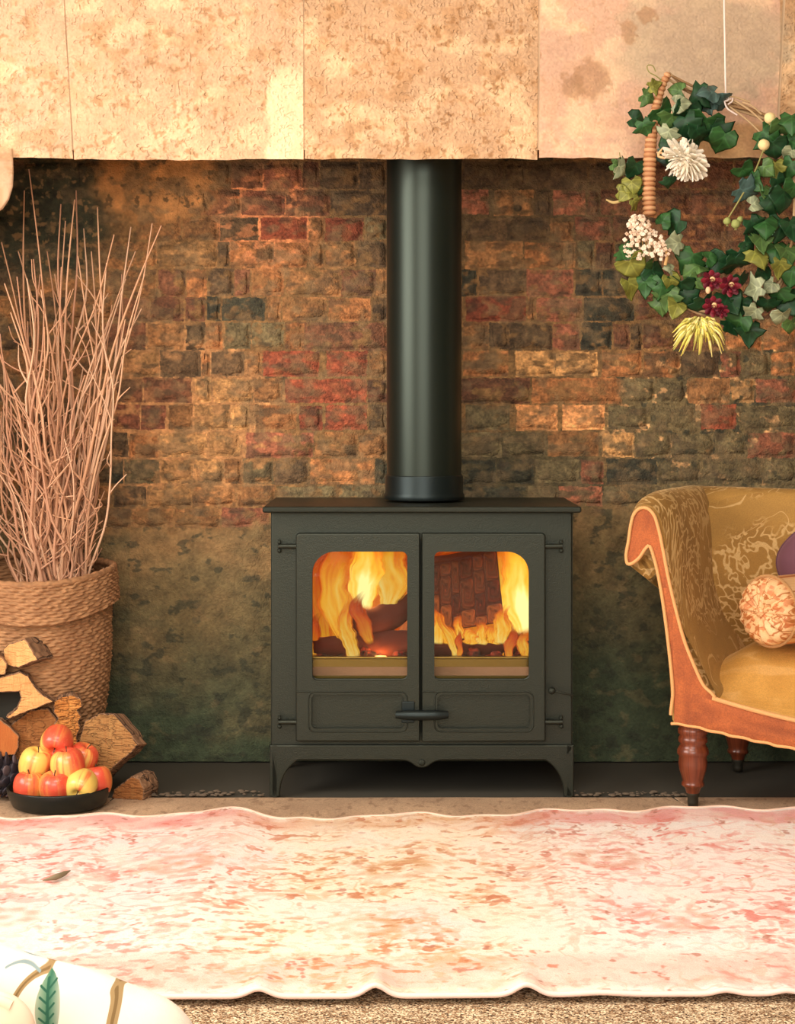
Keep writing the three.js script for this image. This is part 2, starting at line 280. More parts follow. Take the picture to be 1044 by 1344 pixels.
// ---------------------------------------------------------------- the stone lintel and its corbel
const LX0 = -1.5, LX1 = 1.75, LY0 = 1.42, LY1 = 2.06;
const lintelMap = tex(1700, 340, (x, y) => {
  const X = LX0 + (x + 0.5) / 1700 * (LX1 - LX0), Y = LY0 + (y + 0.5) / 340 * (LY1 - LY0), px = 522 + X * 561, py = 530 + (EYE - Y) * 561;
  const big = fbm(px / 90, py / 70, 1, 4), mid = fbm(px / 22, py / 18, 2, 4), fine = noise(px / 2.2, py / 2.2, 3), vf = fbm(px / 6, py / 6, 6, 3);
  const i = px < 90 ? 0 : px < 398 ? 1 : px < 707 ? 2 : px < 1024 ? 3 : 4;
  let c = [[208, 172, 138], [210, 172, 136], [200, 162, 124], [210, 170, 142], [184, 146, 106]][i];
  const pit = [0.75, 0.8, 1, 0.25, 0.6][i];
  c = mix3(c, [176, 134, 92], sst(0.48, 0.68, mid) * 0.62 * pit * (i === 1 ? sst(210, 60, py) : 1));
  c = mix3(c, [250, 216, 170], sst(0.5, 0.68, fbm(px / 40, py / 30, 8, 4)) * 0.45);
  c = mix3(c, [150, 106, 64], sst(0.56, 0.74, vf) * 0.6 * pit * sst(0.4, 0.6, fbm(px / 34, py / 26, 16, 3)));
  if (i === 1) c = mix3(c, [252, 216, 172], clamp(sst(346, 356, px + 10 * (mid - 0.5)) * sst(70, 110, py + 30 * (mid - 0.5))) * 0.8);   // filled edge
  if (i >= 3) { c = mix3(c, [176, 158, 130], blob(px + 60 * (mid - 0.5), py + 40 * (mid - 0.5), 925, 60, 130, 75) * 0.7); for (const [cx, cy, rx, ry] of [[776, 104, 26, 28], [752, 112, 18, 18], [826, 42, 12, 16], [700, 70, 10, 9], [850, 20, 14, 12]]) c = mix3(c, [164, 124, 88], blob(px + 14 * (vf - 0.5), py + 14 * (vf - 0.5), cx, cy, rx, ry) * 0.55); }
  c = mix3(c, [176, 132, 72], blob(px, py, 960, 185, 90, 26) * 0.5);
  return mul3(c, 0.86 + 0.12 * big + 0.1 * mid + 0.1 * fine);
}, { wrap: false });
const lintelBump = tex(1024, 512, (x, y) => { const a = fbm(x / 40, y / 40, 2, 4), b = fbm(x / 9, y / 9, 4, 3); return 255 * clamp(0.15 + 0.6 * a + 0.4 * b - 0.35 * sst(0.55, 0.8, b)); }, { srgb: false });
lintelBump.repeat.set(3.2, 1.3);
const lintelMat = std({ map: lintelMap, bumpMap: lintelBump, bumpScale: 0.010, roughness: 0.92 });
const lintelMatSmooth = std({ map: lintelMap, bumpMap: lintelBump, bumpScale: 0.0025, roughness: 0.9 });
const lintelUV = (g) => { const p = g.attributes.position, u = new Float32Array(p.count * 2); for (let i = 0; i < p.count; i++) { u[2 * i] = (p.getX(i) + 0.15 * p.getZ(i) - LX0) / (LX1 - LX0); u[2 * i + 1] = (p.getY(i) - LY0) / (LY1 - LY0); } g.setAttribute('uv', new THREE.BufferAttribute(u, 2)); return g; };
const lintel = struct('lintel'), LT = 0.13;
function stone(xb0, xt0, xb1, xt1, yb, yt, sd, chip = 0.004) {
  const nx = Math.max(8, Math.round((xb1 - xb0) / 0.02)), g = new THREE.BoxGeometry(1, 1, LT, nx, 18, 3), p = g.attributes.position;
  for (let i = 0; i < p.count; i++) {
    const u = p.getX(i) + 0.5, v = p.getY(i) + 0.5; let z = p.getZ(i), X = mix(mix(xb0, xb1, u), mix(xt0, xt1, u), v), Y = mix(yb, yt, v);
    if (v < 0.01) Y += chip * (fbm(X * 22, sd, 5, 4) - 0.35) * 2 + (z > 0.05 ? 0.003 : 0.026 * (0.065 - z) / LT);
    if (z > 0.05) z += 0.003 * (fbm(X * 9, Y * 9, sd, 4) - 0.5) * 2 - (u < 0.005 || u > 0.995 || v < 0.01 ? 0.0015 : 0);
    p.setXYZ(i, X, Y, z - LT / 2);
  }
  const q = toCreasedNormals(g, 0.9); return lintelUV(q);
}
{
  const X = (px) => (px - 522) / 561, yb = WY(211, 0), yt = 2.05, e = 0.0006;
  for (const [b0, t0, b1, t1, sd, y, mt] of [[-260, -260, 96, 78, 1, yb + 0.002, 0], [97, 79, 399, 398, 2, yb - 0.001, 0], [400, 399, 706, 708, 3, yb, 0], [708, 710, 1018, 1034, 4, yb + 0.003, 1], [1021, 1037, 1200, 1200, 5, yb, 0]])
    lintel.add(mesh(partName(lintel, 'stone_block'), stone(X(b0) + e, X(t0) + e, X(b1) - e, X(t1) - e, y, yt, sd), mt ? lintelMatSmooth : lintelMat));
  lintel.add(mesh('joint_mortar', box(2.6, 0.53, LT - 0.02, (X(-260) + X(1200)) / 2, (yb + yt) / 2 + 0.01, -LT / 2 + 0.006), std({ color: lin(0.55, 0.4, 0.25), roughness: 1 })));
  // corbel: the rounded stone bracket carrying the lintel end
  const c = [[-260, 195], [16, 195], [17, 206], [18, 225], [17, 245], [12, 262], [4, 274], [-6, 281], [-22, 286], [-60, 290], [-110, 305], [-110, 1046], [-260, 1046]];
  const g = extrude(shape(c.map(([x, y]) => [X(x), WY(y, 0)])), LT, 0.006, 3).translate(0, 0, -LT + 0.006), p = g.attributes.position;
  for (let i = 0; i < p.count; i++) { const d = clamp(-p.getZ(i) / LT); if (p.getX(i) > X(-115)) p.setX(i, p.getX(i) - 0.04 * d); if (p.getY(i) > 0.2 && p.getY(i) < 1.48) p.setY(i, p.getY(i) + 0.022 * d); }
  g.computeVertexNormals();
  struct('corbel', lintelUV(toCreasedNormals(g, 0.9)), std({ map: lintelMap, color: lin(1, 1, 1), roughness: 0.85 }));
}
// ---------------------------------------------------------------- room shell (mostly behind and beside the camera)
struct('wall_front_left', box(1.5, 2.62, 0.4, -2.15, 1.31, -0.201), plasterMat);
struct('wall_front_right', box(1.5, 2.62, 0.4, 2.45, 1.31, -0.2), plasterMat);
struct('wall_chimney_breast', box(3.2, 0.58, 0.13, 0.1, 2.34, -0.07), plasterMat);
const paintMat = std({ color: lin(0.10, 0.115, 0.085), roughness: 0.9 });
struct('wall_left', [box(0.2, 2.6, 1.6, -2.9, 1.3, 0.2), box(0.2, 2.6, 2.6, -2.9, 1.3, 4.9), box(0.2, 0.8, 2.6, -2.9, 0.4, 2.3), box(0.2, 0.3, 2.6, -2.9, 2.45, 2.3)], paintMat);
struct('wall_right', box(0.2, 2.6, 6.9, 3.3, 1.3, 2.8), paintMat);
struct('wall_rear', [box(0.6, 2.6, 0.2, -2.5, 1.3, 6.3), box(2.0, 2.6, 0.2, 2.2, 1.3, 6.3), box(3.4, 0.8, 0.2, -0.5, 0.4, 6.3), box(3.4, 0.1, 0.2, -0.5, 2.55, 6.3)], paintMat);
struct('ceiling', [box(1.8, 0.2, 7, -1.9, 2.7, 2.7), box(2.8, 0.2, 7, 2.0, 2.7, 2.7), box(1.6, 0.2, 2.5, -0.2, 2.7, 0.45), box(1.6, 0.2, 3.3, -0.2, 2.7, 4.55)], std({ color: lin(0.7, 0.62, 0.5), roughness: 0.95 }));
const glassMat = phy({ color: 0xffffff, transmission: 1, thickness: 0, roughness: 0.02, ior: 1.5 });
const joineryMat = std({ color: lin(0.7, 0.66, 0.58), roughness: 0.6 });
function windowAt(name, w, h, p, turnY, turnX = 0) {
  const o = struct(name); o.position.set(...p); o.rotation.set(turnX, turnY, 0);
  const f = mesh('window_frame', [box(w, 0.06, 0.07, 0, h / 2 - 0.03), box(w, 0.06, 0.07, 0, -h / 2 + 0.03), box(0.06, h, 0.07, w / 2 - 0.03), box(0.06, h, 0.07, -w / 2 + 0.03), box(0.05, h, 0.05), box(w, 0.04, 0.05)], joineryMat); o.add(f);
  for (const sx of [-1, 1]) for (const sy of [-1, 1]) o.add(mesh(partName(o, 'pane'), new THREE.PlaneGeometry(w / 2 - 0.07, h / 2 - 0.06).translate(sx * w / 4, sy * h / 4, -0.01), glassMat));
}
windowAt('window_1', 2.6, 1.5, [-2.88, 1.55, 2.3], Math.PI / 2);
windowAt('window_2', 3.4, 1.7, [-0.5, 1.65, 6.3], Math.PI);
windowAt('added_window_3', 1.6, 1.2, [-0.2, 2.72, 2.3], 0, Math.PI / 2);  // unseen roof window, added to light the rug from above
// floor: flagstones at the hearth, sooty brick hearth under the stove, coir matting in front
const coirMap = tex(1024, 1024, (x, y) => { const a = noise(x / 3.2, y / 2.1, 1), b = noise(x / 7, y / 5, 2), c = fbm(x / 60, y / 60, 3, 3); let k = mix3([128, 92, 58], [250, 228, 190], sst(0.3, 0.75, 0.55 * a + 0.35 * b + 0.2 * c)); k = mix3(k, [44, 28, 14], sst(0.68, 0.8, noise(x / 4 + 40, y / 3, 9)) * 0.8); return k; });
coirMap.repeat.set(1.5, 1.5);
const coirBump = tex(512, 512, (x, y) => 255 * (0.6 * noise(x / 3.2, y / 2.4, 1) + 0.4 * noise(x / 6, y / 6, 4)), { srgb: false }); coirBump.repeat.set(3, 3);
struct('floor', planar(box(6.0, 0.2, 6.2, 0.2, -0.105, 3.1), 'x', 'z'), std({ map: coirMap, bumpMap: coirBump, bumpScale: 0.006, roughness: 1 }));
const hearth = struct('hearth');
hearth.add(mesh('hearth_base', box(3.1, 0.2, 0.6, 0.12, -0.104, -0.28), std({ color: lin(0.05, 0.045, 0.03), roughness: 0.95 })));
const slabMap = tex(1024, 512, (x, y) => { const a = fbm(x / 80, y / 60, 1, 5), b = fbm(x / 12, y / 12, 7, 3), n = noise(x / 2, y / 2); let c = mix3([178, 150, 122], [214, 184, 150], a); c = mix3(c, [140, 112, 88], sst(0.6, 0.75, b) * 0.5); return mul3(c, 0.9 + 0.15 * n); });
const slabBump = tex(512, 512, (x, y) => 255 * (0.7 * fbm(x / 60, y / 60, 2, 4) + 0.3 * fbm(x / 9, y / 9, 3, 3)), { srgb: false });
const slabMat = std({ map: slabMap, bumpMap: slabBump, bumpScale: 0.004, roughness: 0.75, color: lin(0.92, 0.9, 0.88) });
{
  const zf = (py) => CZ - EYE * F / (py - 530), X = (px, z) => WX(px, z);
  // [back corners, front corners] as x pairs
  const z0 = -0.004, z1 = 0.9;
  for (const [a0, a1, b0, b1, c] of [[-1.5, -1.5, WX(150, 0) - 0.003, WX(150, 0) - 0.05, 1], [WX(150, 0) + 0.003, WX(150, 0) - 0.044, WX(884, 0) - 0.003, WX(884, 0) + 0.05, 1], [WX(884, 0) + 0.004, WX(884, 0) + 0.056, 1.75, 1.75, 1]]) {
    const y1 = 0.001, n = 26, pos = [], geo = new THREE.BoxGeometry(1, 0.06, z1 - z0, n, 1, 12), p = geo.attributes.position;
    for (let i = 0; i < p.count; i++) { const u = p.getX(i) + 0.5, z = p.getZ(i) + (z0 + z1) / 2, v = (z - z0) / 0.25; let X = mix(mix(a0, a1, v), mix(b0, b1, v), u); let Y = p.getY(i) - 0.03 + y1; if (p.getY(i) > 0) Y += 0.002 * (fbm(X * 6, z * 6, 3, 3) - 0.5) - (u < 0.01 || u > 0.99 || z < 0.01 ? 0.003 : 0); p.setXYZ(i, X, Y, z + (p.getZ(i) < -0.4 ? 0.006 * (fbm(X * 8, 1, 2, 3) - 0.5) : 0)); }
    hearth.add(mesh(partName(hearth, 'flagstone'), planar(toCreasedNormals(geo, 0.8), 'x', 'z'), slabMat));
  }
  // crumbs of ash and mortar swept to the edge of the hearth
  const bits = []; for (let i = 0; i < 130; i++) { const s = rr(0.002, 0.006), x = i < 70 ? rr(-0.66, -0.31) : rr(0.42, 0.7); bits.push(rough(new THREE.IcosahedronGeometry(s, 1), s * 0.5, 90, i).scale(1.4, 0.6, 1).translate(x, s * 0.3, -0.01 - 0.05 * rnd() ** 2)); }
  const m = mesh('hearth_crumbs', bits, std({ color: lin(0.12, 0.09, 0.06), roughness: 1 })); m.userData.kind = 'stuff'; hearth.add(m);
}
// ---------------------------------------------------------------- wood burning stove
const ironBump = tex(256, 256, (x, y) => 255 * (0.6 * noise(x / 2.2, y / 2.2) + 0.4 * fbm(x / 14, y / 14, 2, 3)), { srgb: false }); ironBump.repeat.set(6, 6);
const iron = phy({ color: lin(0.036, 0.042, 0.032), roughness: 0.42, metalness: 0.75, bumpMap: ironBump, bumpScale: 0.0004, specularIntensity: 0.9 });
const ironDark = phy({ color: lin(0.022, 0.032, 0.032), roughness: 0.4, metalness: 0.75 });
const SX = (px) => (px - 554) / 561, SY = (py) => (1046 - py) / 561, SCX = WX(554, 0);
const stove = thing('wood_stove', 'black cast iron stove with two arched glass doors, fire burning inside', 'stove', [SCX, 0, 0]);
{
  const rect = (x0, y0, x1, y1, r = [0, 0, 0, 0], P = THREE.Shape) => {   // pixel corners; radii top-left, top-right, bottom-right, bottom-left
    const s = new P(), a = SX(x0), b = SX(x1), t = SY(y0), u = SY(y1), [p, q, m, n] = r.map((k) => k / 561);
    s.moveTo(a + p, t); s.lineTo(b - q, t); if (q) s.absarc(b - q, t - q, q, Math.PI / 2, 0, true); s.lineTo(b, u + m); if (m) s.absarc(b - m, u + m, m, 0, -Math.PI / 2, true);
    s.lineTo(a + n, u); if (n) s.absarc(a + n, u + n, n, -Math.PI / 2, -Math.PI, true); s.lineTo(a, t - p); if (p) s.absarc(a + p, t - p, p, Math.PI, Math.PI / 2, true); return s;
  };
  // carcass: front frame with its opening, sides, back, top and floor
  const fr = rect(356, 672, 752, 1000); fr.holes.push(rect(396, 706, 710, 964, [0, 0, 0, 0], THREE.Path));
  obj('body', [extrude(fr, 0.012, 0.003).translate(0, 0, -0.024), box(0.012, 0.58, 0.33, SX(358.5), SY(836), -0.18), box(0.012, 0.58, 0.33, SX(749.5), SY(836), -0.18), box(0.70, 0.58, 0.012, 0, SY(836), -0.345), box(0.69, 0.012, 0.33, 0, SY(675), -0.18), box(0.69, 0.012, 0.33, 0, SY(990), -0.18), box(0.022, 0.5, 0.012, SX(553), SY(835), -0.02)], iron, stove);
  obj('top_plate', rbox(0.742, 0.0145, 0.40, 0.005, 0, SY(668), -0.172, 3), iron, stove);
  // skirt with its legs and the little drop in the middle
  const k = new THREE.Shape(), L = (x, y, f = 'lineTo') => k[f](SX(x), SY(y));
  L(354, 978, 'moveTo'); L(354, 1046); L(367, 1046); k.quadraticCurveTo(SX(368), SY(1012), SX(392), SY(998)); L(524, 998); k.quadraticCurveTo(SX(536), SY(998), SX(543), SY(1004)); k.quadraticCurveTo(SX(554), SY(1012), SX(565), SY(1004)); k.quadraticCurveTo(SX(572), SY(998), SX(584), SY(998)); L(716, 998); k.quadraticCurveTo(SX(740), SY(1012), SX(741), SY(1046)); L(754, 1046); L(754, 978); k.closePath();
  obj('skirt', extrude(k, 0.018, 0.003, 2, 16).translate(0, 0, -0.02), iron, stove);
  obj('boss', new THREE.SphereGeometry(0.008, 16, 12).scale(1, 1, 0.5).translate(SX(554), SY(1001), -0.002), iron, stove);
  for (const s of [-1, 1]) {
    const leg = new THREE.Shape(); leg.moveTo(0, 0.12); leg.lineTo(0, 0); leg.lineTo(0.02, 0); leg.quadraticCurveTo(0.025, 0.06, 0.07, 0.085); leg.lineTo(0.28, 0.085); leg.quadraticCurveTo(0.32, 0.06, 0.325, 0); leg.lineTo(0.345, 0); leg.lineTo(0.345, 0.12); leg.closePath();
    obj('side_leg', extrude(leg, 0.014, 0.002).rotateY(Math.PI / 2).translate(s * 0.345 - 0.007, 0, -0.002), iron, stove);
  }
  obj('firebox_lining', [box(0.6, 0.5, 0.02, 0, SY(830), -0.31), box(0.02, 0.5, 0.27, -0.3, SY(830), -0.17), box(0.02, 0.5, 0.27, 0.3, SY(830), -0.17), box(0.6, 0.02, 0.27, 0, SY(884), -0.17), box(0.6, 0.02, 0.27, 0, SY(690), -0.17)], std({ color: lin(0.36, 0.2, 0.1), roughness: 0.95, bumpMap: wallBump, bumpScale: 0.002 }), stove);
  const guardMat = std({ color: lin(0.2, 0.14, 0.035), metalness: 1, roughness: 0.3 });
  for (const s of [-1, 1]) {
    const M = (px) => s < 0 ? px : 1105 - px, R = (x0, y0, x1, y1, r, P) => s < 0 ? rect(x0, y0, x1, y1, r, P) : rect(M(x1), y0, M(x0), y1, [r[1], r[0], r[3], r[2]], P);
    const door = new THREE.Group(); door.name = partName(stove, 'door'); stove.add(door);
    const s1 = R(389, 699, 551, 972, [5, 1, 1, 3]);
    s1.holes.push(R(408, 721, 537, 894, [32, 10, 9, 9], THREE.Path), R(407, 908, 533, 957, [9, 9, 9, 9], THREE.Path));
    obj('door_frame', extrude(s1, 0.026, 0.004, 3, 14).translate(0, 0, -0.012), iron, door);
    obj('sunk_panel', extrude(R(405, 906, 535, 959, [9, 9, 9, 9]), 0.008, 0.001).translate(0, 0, -0.006), iron, door);
    // raised bead round the panel
    const c = new THREE.CatmullRomCurve3(R(405.5, 906.5, 534.5, 958.5, [8, 8, 8, 8]).getPoints(6).map((p) => V(p.x, p.y, 0.0135)), true);
    obj('panel_bead', new THREE.TubeGeometry(c, 120, 0.0022, 6, true), iron, door);
    const gl = obj('glass', new THREE.ShapeGeometry(R(404, 717, 541, 898, [30, 8, 8, 8]), 12).translate(0, 0, -0.014), phy({ color: 0xffffff, transmission: 1, thickness: 0, roughness: 0.03, ior: 1.45 }), door);
    // hinges: knuckle bar and two pin heads each
    for (const py of [716.5, 947]) {
      const hx = s < 0 ? [366, 395] : [738, 709];
      const h = obj('hinge', [tube([V(SX(hx[0]), SY(py), 0.006), V(SX(hx[1]), SY(py), 0.006)], 0.0058, 10, 4), rbox(0.014, 0.01, 0.02, 0.002, SX((hx[0] + hx[1]) / 2), SY(py), -0.004)], iron, door);
      obj('hinge_pin', [new THREE.SphereGeometry(0.0052, 12, 8).translate(SX(hx[0]) - s * 0.002, SY(py + 6), 0.004), new THREE.SphereGeometry(0.0045, 12, 8).translate(SX(hx[0]) - s * 0.002, SY(py - 5), 0.004), cyl(0.003, 0.003, 0.03, 8).translate(SX(hx[0]) - s * 0.002, SY(py), 0.003)], iron, h);
    }
  }
  obj('log_guard', [rbox(0.56, 0.052, 0.006, 0.002, 0, SY(880), -0.04), rbox(0.56, 0.006, 0.018, 0.002, 0, SY(866), -0.04)], guardMat, stove);
  const hd = obj('door_handle', tube([V(SX(520), SY(935), 0.03), V(SX(540), SY(935), 0.034), V(SX(568), SY(935), 0.034), V(SX(588), SY(935), 0.03)], [0.0085, 0.0115, 0.012, 0.012, 0.0115, 0.0085], 16, 18), ironDark, stove);
  obj('handle_stem', [tube([V(SX(532), SY(935), 0.01), V(SX(532), SY(935), 0.034)], 0.007, 10, 3), rbox(0.03, 0.05, 0.006, 0.002, SX(536), SY(933), 0.0145)], ironDark, hd);
  const kn = obj('air_lever', [tube([V(SX(724), SY(905), -0.01), V(SX(724), SY(905), 0.012)], 0.004, 8, 3), tube([V(SX(728), SY(906), 0.008), V(SX(740), SY(909), 0.01), V(SX(753), SY(912), 0.006)], 0.0022, 6)], iron, stove);
  obj('lever_knob', new THREE.SphereGeometry(0.0085, 18, 12).translate(SX(724), SY(905), 0.014), iron, kn);
}
const flue = thing('flue_pipe', 'straight matt black flue pipe rising from the top of the stove', 'pipe', [WX(557, -0.2), SY(661), -0.2]);
obj('pipe', lathe([[0.0895, 0], [0.0915, 0.002], [0.0925, 1.0], [0.0925, 1.92], [0.09, 1.92]], 72), phy({ color: lin(0.034, 0.044, 0.035), roughness: 0.36, metalness: 0.8 }), flue);
obj('collar', lathe([[0.094, 0], [0.099, 0.0], [0.099, 0.012], [0.0955, 0.016], [0.0955, 0.056], [0.0925, 0.0595]], 72), ironDark, flue);

// ---------------------------------------------------------------- fire in the stove
const charMap = tex(512, 512, (x, y) => { const a = fbm(x / 20, y / 20, 3, 4); return mix3([24, 8, 4], [120, 44, 20], sst(0.35, 0.75, a)); });
const emberMap = tex(512, 512, (x, y) => { const a = fbm(x / 24, y / 24, 8, 4), b = Math.abs(fbm(x / 40, y / 40, 13, 3) - 0.5) * 2; return mul3([255, 60, 14], 0.10 + 0.55 * sst(0.5, 0.72, a) + 0.9 * sst(0.09, 0.0, b)); });
const blockGlow = tex(256, 256, (x, y) => 255 * (0.25 + 0.6 * fbm(x / 14, y / 14, 5, 4)));
blockGlow.repeat.set(6, 6);
const charMat = std({ map: charMap, roughness: 1, emissive: lin(0.22, 0.2, 0.2), emissiveMap: emberMap });
const charHot = std({ map: charMap, color: lin(1, 0.7, 0.5), roughness: 1, emissive: lin(0.55, 0.5, 0.5), emissiveMap: emberMap });
const [blockA, blockB, blockHot] = [[0.13, 0.030, 0.008], [0.075, 0.016, 0.005], [0.34, 0.075, 0.014]].map(([r, g, b]) => std({ map: charMap, color: lin(0.8, 0.6, 0.5), roughness: 1, emissive: lin(r * 2.2, g * 2.2, b * 2.2), emissiveMap: blockGlow }));
{ // the big checked log , its face split into charred cubes
  const q = [at(566, 742, -0.10), at(652, 722, -0.10), at(662, 816, -0.075), at(566, 832, -0.075)], c0 = q[0].clone().add(q[2]).multiplyScalar(0.5);
  const log = thing('burning_log', 'big charred log with a checked glowing face, flames at its end', 'log', [c0.x, c0.y, c0.z]);
  const P = (u, v, w) => { const a = q[0].clone().lerp(q[1], u), b = q[3].clone().lerp(q[2], u); return a.lerp(b, v).add(V(0, 0.02 * w, -w * 0.16)).sub(c0); };
  const core = []; for (let i = 0; i <= 6; i++) { const w = i / 6, r = []; for (const [u, v] of [[0, 0], [0.33, 0], [0.66, 0.0], [1, 0.0], [1, 0.5], [1, 1], [0.66, 1], [0.33, 1], [0, 1], [0, 0.5]]) r.push(P(u, v, w)); core.push(r); }
  obj('charred_core', rough(loft(core, { flat: false }), 0.004, 40, 2), std({ color: lin(0.03, 0.012, 0.008), roughness: 1, emissive: lin(0.05, 0.008, 0.002) }), log);
  const us = [0, 0.13, 0.3, 0.42, 0.62, 0.78, 1], cols = [[0, 0.45, 1], [0, 0.2, 0.62, 1], [0, 0.5, 0.8, 1], [0, 0.3, 0.74, 1], [0, 0.22, 0.55, 0.86, 1], [0, 0.4, 0.72, 1]];
  for (let i = 0; i < 6; i++) for (let j = 0; j < cols[i].length - 1; j++) {
    const vs = cols[i], u0 = us[i] + rr(0.002, 0.014), u1 = us[i + 1] - rr(0.002, 0.014), v0 = vs[j] + rr(0.004, 0.02), v1 = vs[j + 1] - rr(0.004, 0.02), h = rr(0.004, 0.008);
    const ring = (k, d) => { const cu = (u0 + u1) / 2, cv = (v0 + v1) / 2, r = []; for (const [a, b] of [[-1, -0.8], [-0.8, -1], [0, -1.02], [0.8, -1], [1, -0.8], [1.02, 0], [1, 0.8], [0.8, 1], [0, 1.02], [-0.8, 1], [-1, 0.8], [-1.02, 0]]) r.push(P(cu + a * k * (u1 - u0) / 2, cv + b * k * (v1 - v0) / 2, 0).add(V(0, 0, d))); return r; };
    obj('char_block', loft([ring(1, -0.004), ring(1, h * 0.6), ring(0.9, h), ring(0.5, h + 0.002), ring(0.1, h + 0.002)], { cap0: false }), j === cols[i].length - 2 ? blockHot : (i + j) % 3 ? blockA : blockB, log);
  }
  // second log, half hidden, behind the pane nearer the basket
  const l2 = thing('burning_log', 'dark burning log half hidden in flames, pane nearer the basket', 'log', [WX(505, -0.12), WY(812, -0.12), -0.12]);
  obj('charred_core', rough(tube([V(-0.1, -0.03, 0.0), V(0.0, 0.0, 0), V(0.06, 0.035, -0.04)], [0.03, 0.038, 0.034, 0.028], 14, 16), 0.006, 36, 5), charMat, l2);
  const l3 = thing('burning_log', 'flat charred log lying at the bottom of the fire, across both panes', 'log', [0.05, SY(858), -0.1]);
  obj('charred_core', rough(tube([V(-0.25, 0.005, 0.02), V(-0.05, 0.012, 0), V(0.1, 0.008, 0.01), V(0.25, 0.015, -0.01)], [0.02, 0.03, 0.03, 0.024], 14, 40), 0.008, 34, 9), charMat, l3);
  const em = []; for (let i = 0; i < 120; i++) { const s = rr(0.008, 0.02); em.push(rough(new THREE.IcosahedronGeometry(s, 1), s * 0.4, 60, i).translate(rr(-0.27, 0.27), SY(876) + 0.005 + rr(0, 0.022), rr(-0.25, -0.06))); }
  tag(obj('embers', planar(joined(em), 'x', 'y', 3), charMat), 'bed of dark red embers under the burning logs', 'embers', null, 'stuff').position.x = SCX;
}
// flames: soft-edged tongues, each a body of its own depth
function flameTex(hot, sd) {
  const w = 128, h = 256, E = new Uint8Array(w * h * 4), A = new Uint8Array(w * h * 4);
  for (let y = 0; y < h; y++) for (let x = 0; x < w; x++) {
    const u = x / w * 2 * Math.PI, v = y / h, nx = Math.cos(u) * 1.6, nz = Math.sin(u) * 1.6;
    const n = fbm(nx * 1.6 + sd, v * 2.4 + fbm(nx, v * 2, nz + sd, 2), nz * 1.6, 4), m = fbm(nx * 3 + sd, v * 5, nz * 3 + 9, 3);
    const front = Math.abs(Math.sin(u)) ** 1.3;                   // 0 at the two lateral edges of the tongue
    const k = clamp(hot * (1 - 0.7 * v ** 1.5) * (0.35 + 0.95 * n + 0.25 * (m - 0.5)) * (0.45 + 0.6 * front));
    const c = k > 0.62 ? mix3([255, 178, 44], [255, 238, 150], (k - 0.62) / 0.38) : k > 0.3 ? mix3([228, 84, 14], [255, 178, 44], (k - 0.3) / 0.32) : mix3([96, 18, 6], [228, 84, 14], k / 0.3);
    const a = clamp(sst(0.1, 0.55, front * (0.2 + 1.0 * n) + 1.3 * (m - 0.5) * (1.2 - front)) * sst(0, 0.1, v) * sst(1.0, 0.62, v + 0.35 * (n - 0.5)) * 1.15);
    const i = (y * w + x) * 4; E[i] = c[0]; E[i + 1] = c[1]; E[i + 2] = c[2]; E[i + 3] = 255; A[i] = A[i + 1] = A[i + 2] = 255 * a; A[i + 3] = 255;
  }
  const mk = (d, s) => { const t = new THREE.DataTexture(d, w, h, THREE.RGBAFormat); t.magFilter = THREE.LinearFilter; t.wrapS = THREE.RepeatWrapping; if (s) t.colorSpace = THREE.SRGBColorSpace; t.needsUpdate = true; return t; };
  return std({ color: 0x000000, roughness: 1, emissive: lin(1, 1, 1), emissiveMap: mk(E, true), alphaMap: mk(A, false), transparent: true, depthWrite: false });
}
const flameMats = [[1.1, 3], [0.95, 11], [0.62, 19], [1.15, 27], [0.42, 41]].map(([h, s]) => flameTex(h, s));
function flame(pts, widths, m, z, label, glow = 1.5) {
  const P = pts.map(([x, y], i) => at(x, y, z + 0.012 * Math.sin(i * 1.7 + pts[0][0]))), o = P[0].clone();
  const cv = new THREE.CatmullRomCurve3(P), n = 26, rings = [];
  for (let i = 0; i <= n; i++) {
    const f = i / n, p = cv.getPointAt(f), t = cv.getTangentAt(clamp(f, 0.001, 0.999)), k = f * (widths.length - 1), k0 = Math.min(Math.floor(k), widths.length - 2);
    const r = mix(widths[k0], widths[k0 + 1], k - k0) / 545, side = V(t.y, -t.x, 0).normalize(), ring = [];
    const wob = 1 + 0.5 * (fbm(f * 7 + pts[0][0], 4.2, 3, 3) - 0.5) * 2, sway = 0.006 * f * Math.sin(f * 9 + pts[0][0]);
    for (let j = 0; j < 20; j++) { const a = j / 20 * Math.PI * 2; ring.push(p.clone().addScaledVector(side, Math.cos(a) * r * wob + sway).add(V(0, 0, Math.sin(a) * r * 0.45)).sub(o)); }
    rings.push(ring);
  }
  const g = loft(rings, { cap0: false, cap1: false }), uv = g.attributes.uv, c = 21;
  for (let i = 0; i < uv.count; i++) uv.setXY(i, (i % c) / 20, Math.floor(i / c) / n);
  const f = thing('flame', label, 'flame', [o.x, o.y, o.z], 0, 'flames in the stove'), mt = flameMats[m].clone(); mt.emissive = lin(glow, glow, glow);
  obj('flame_tongue', g, mt, f); return f;
}
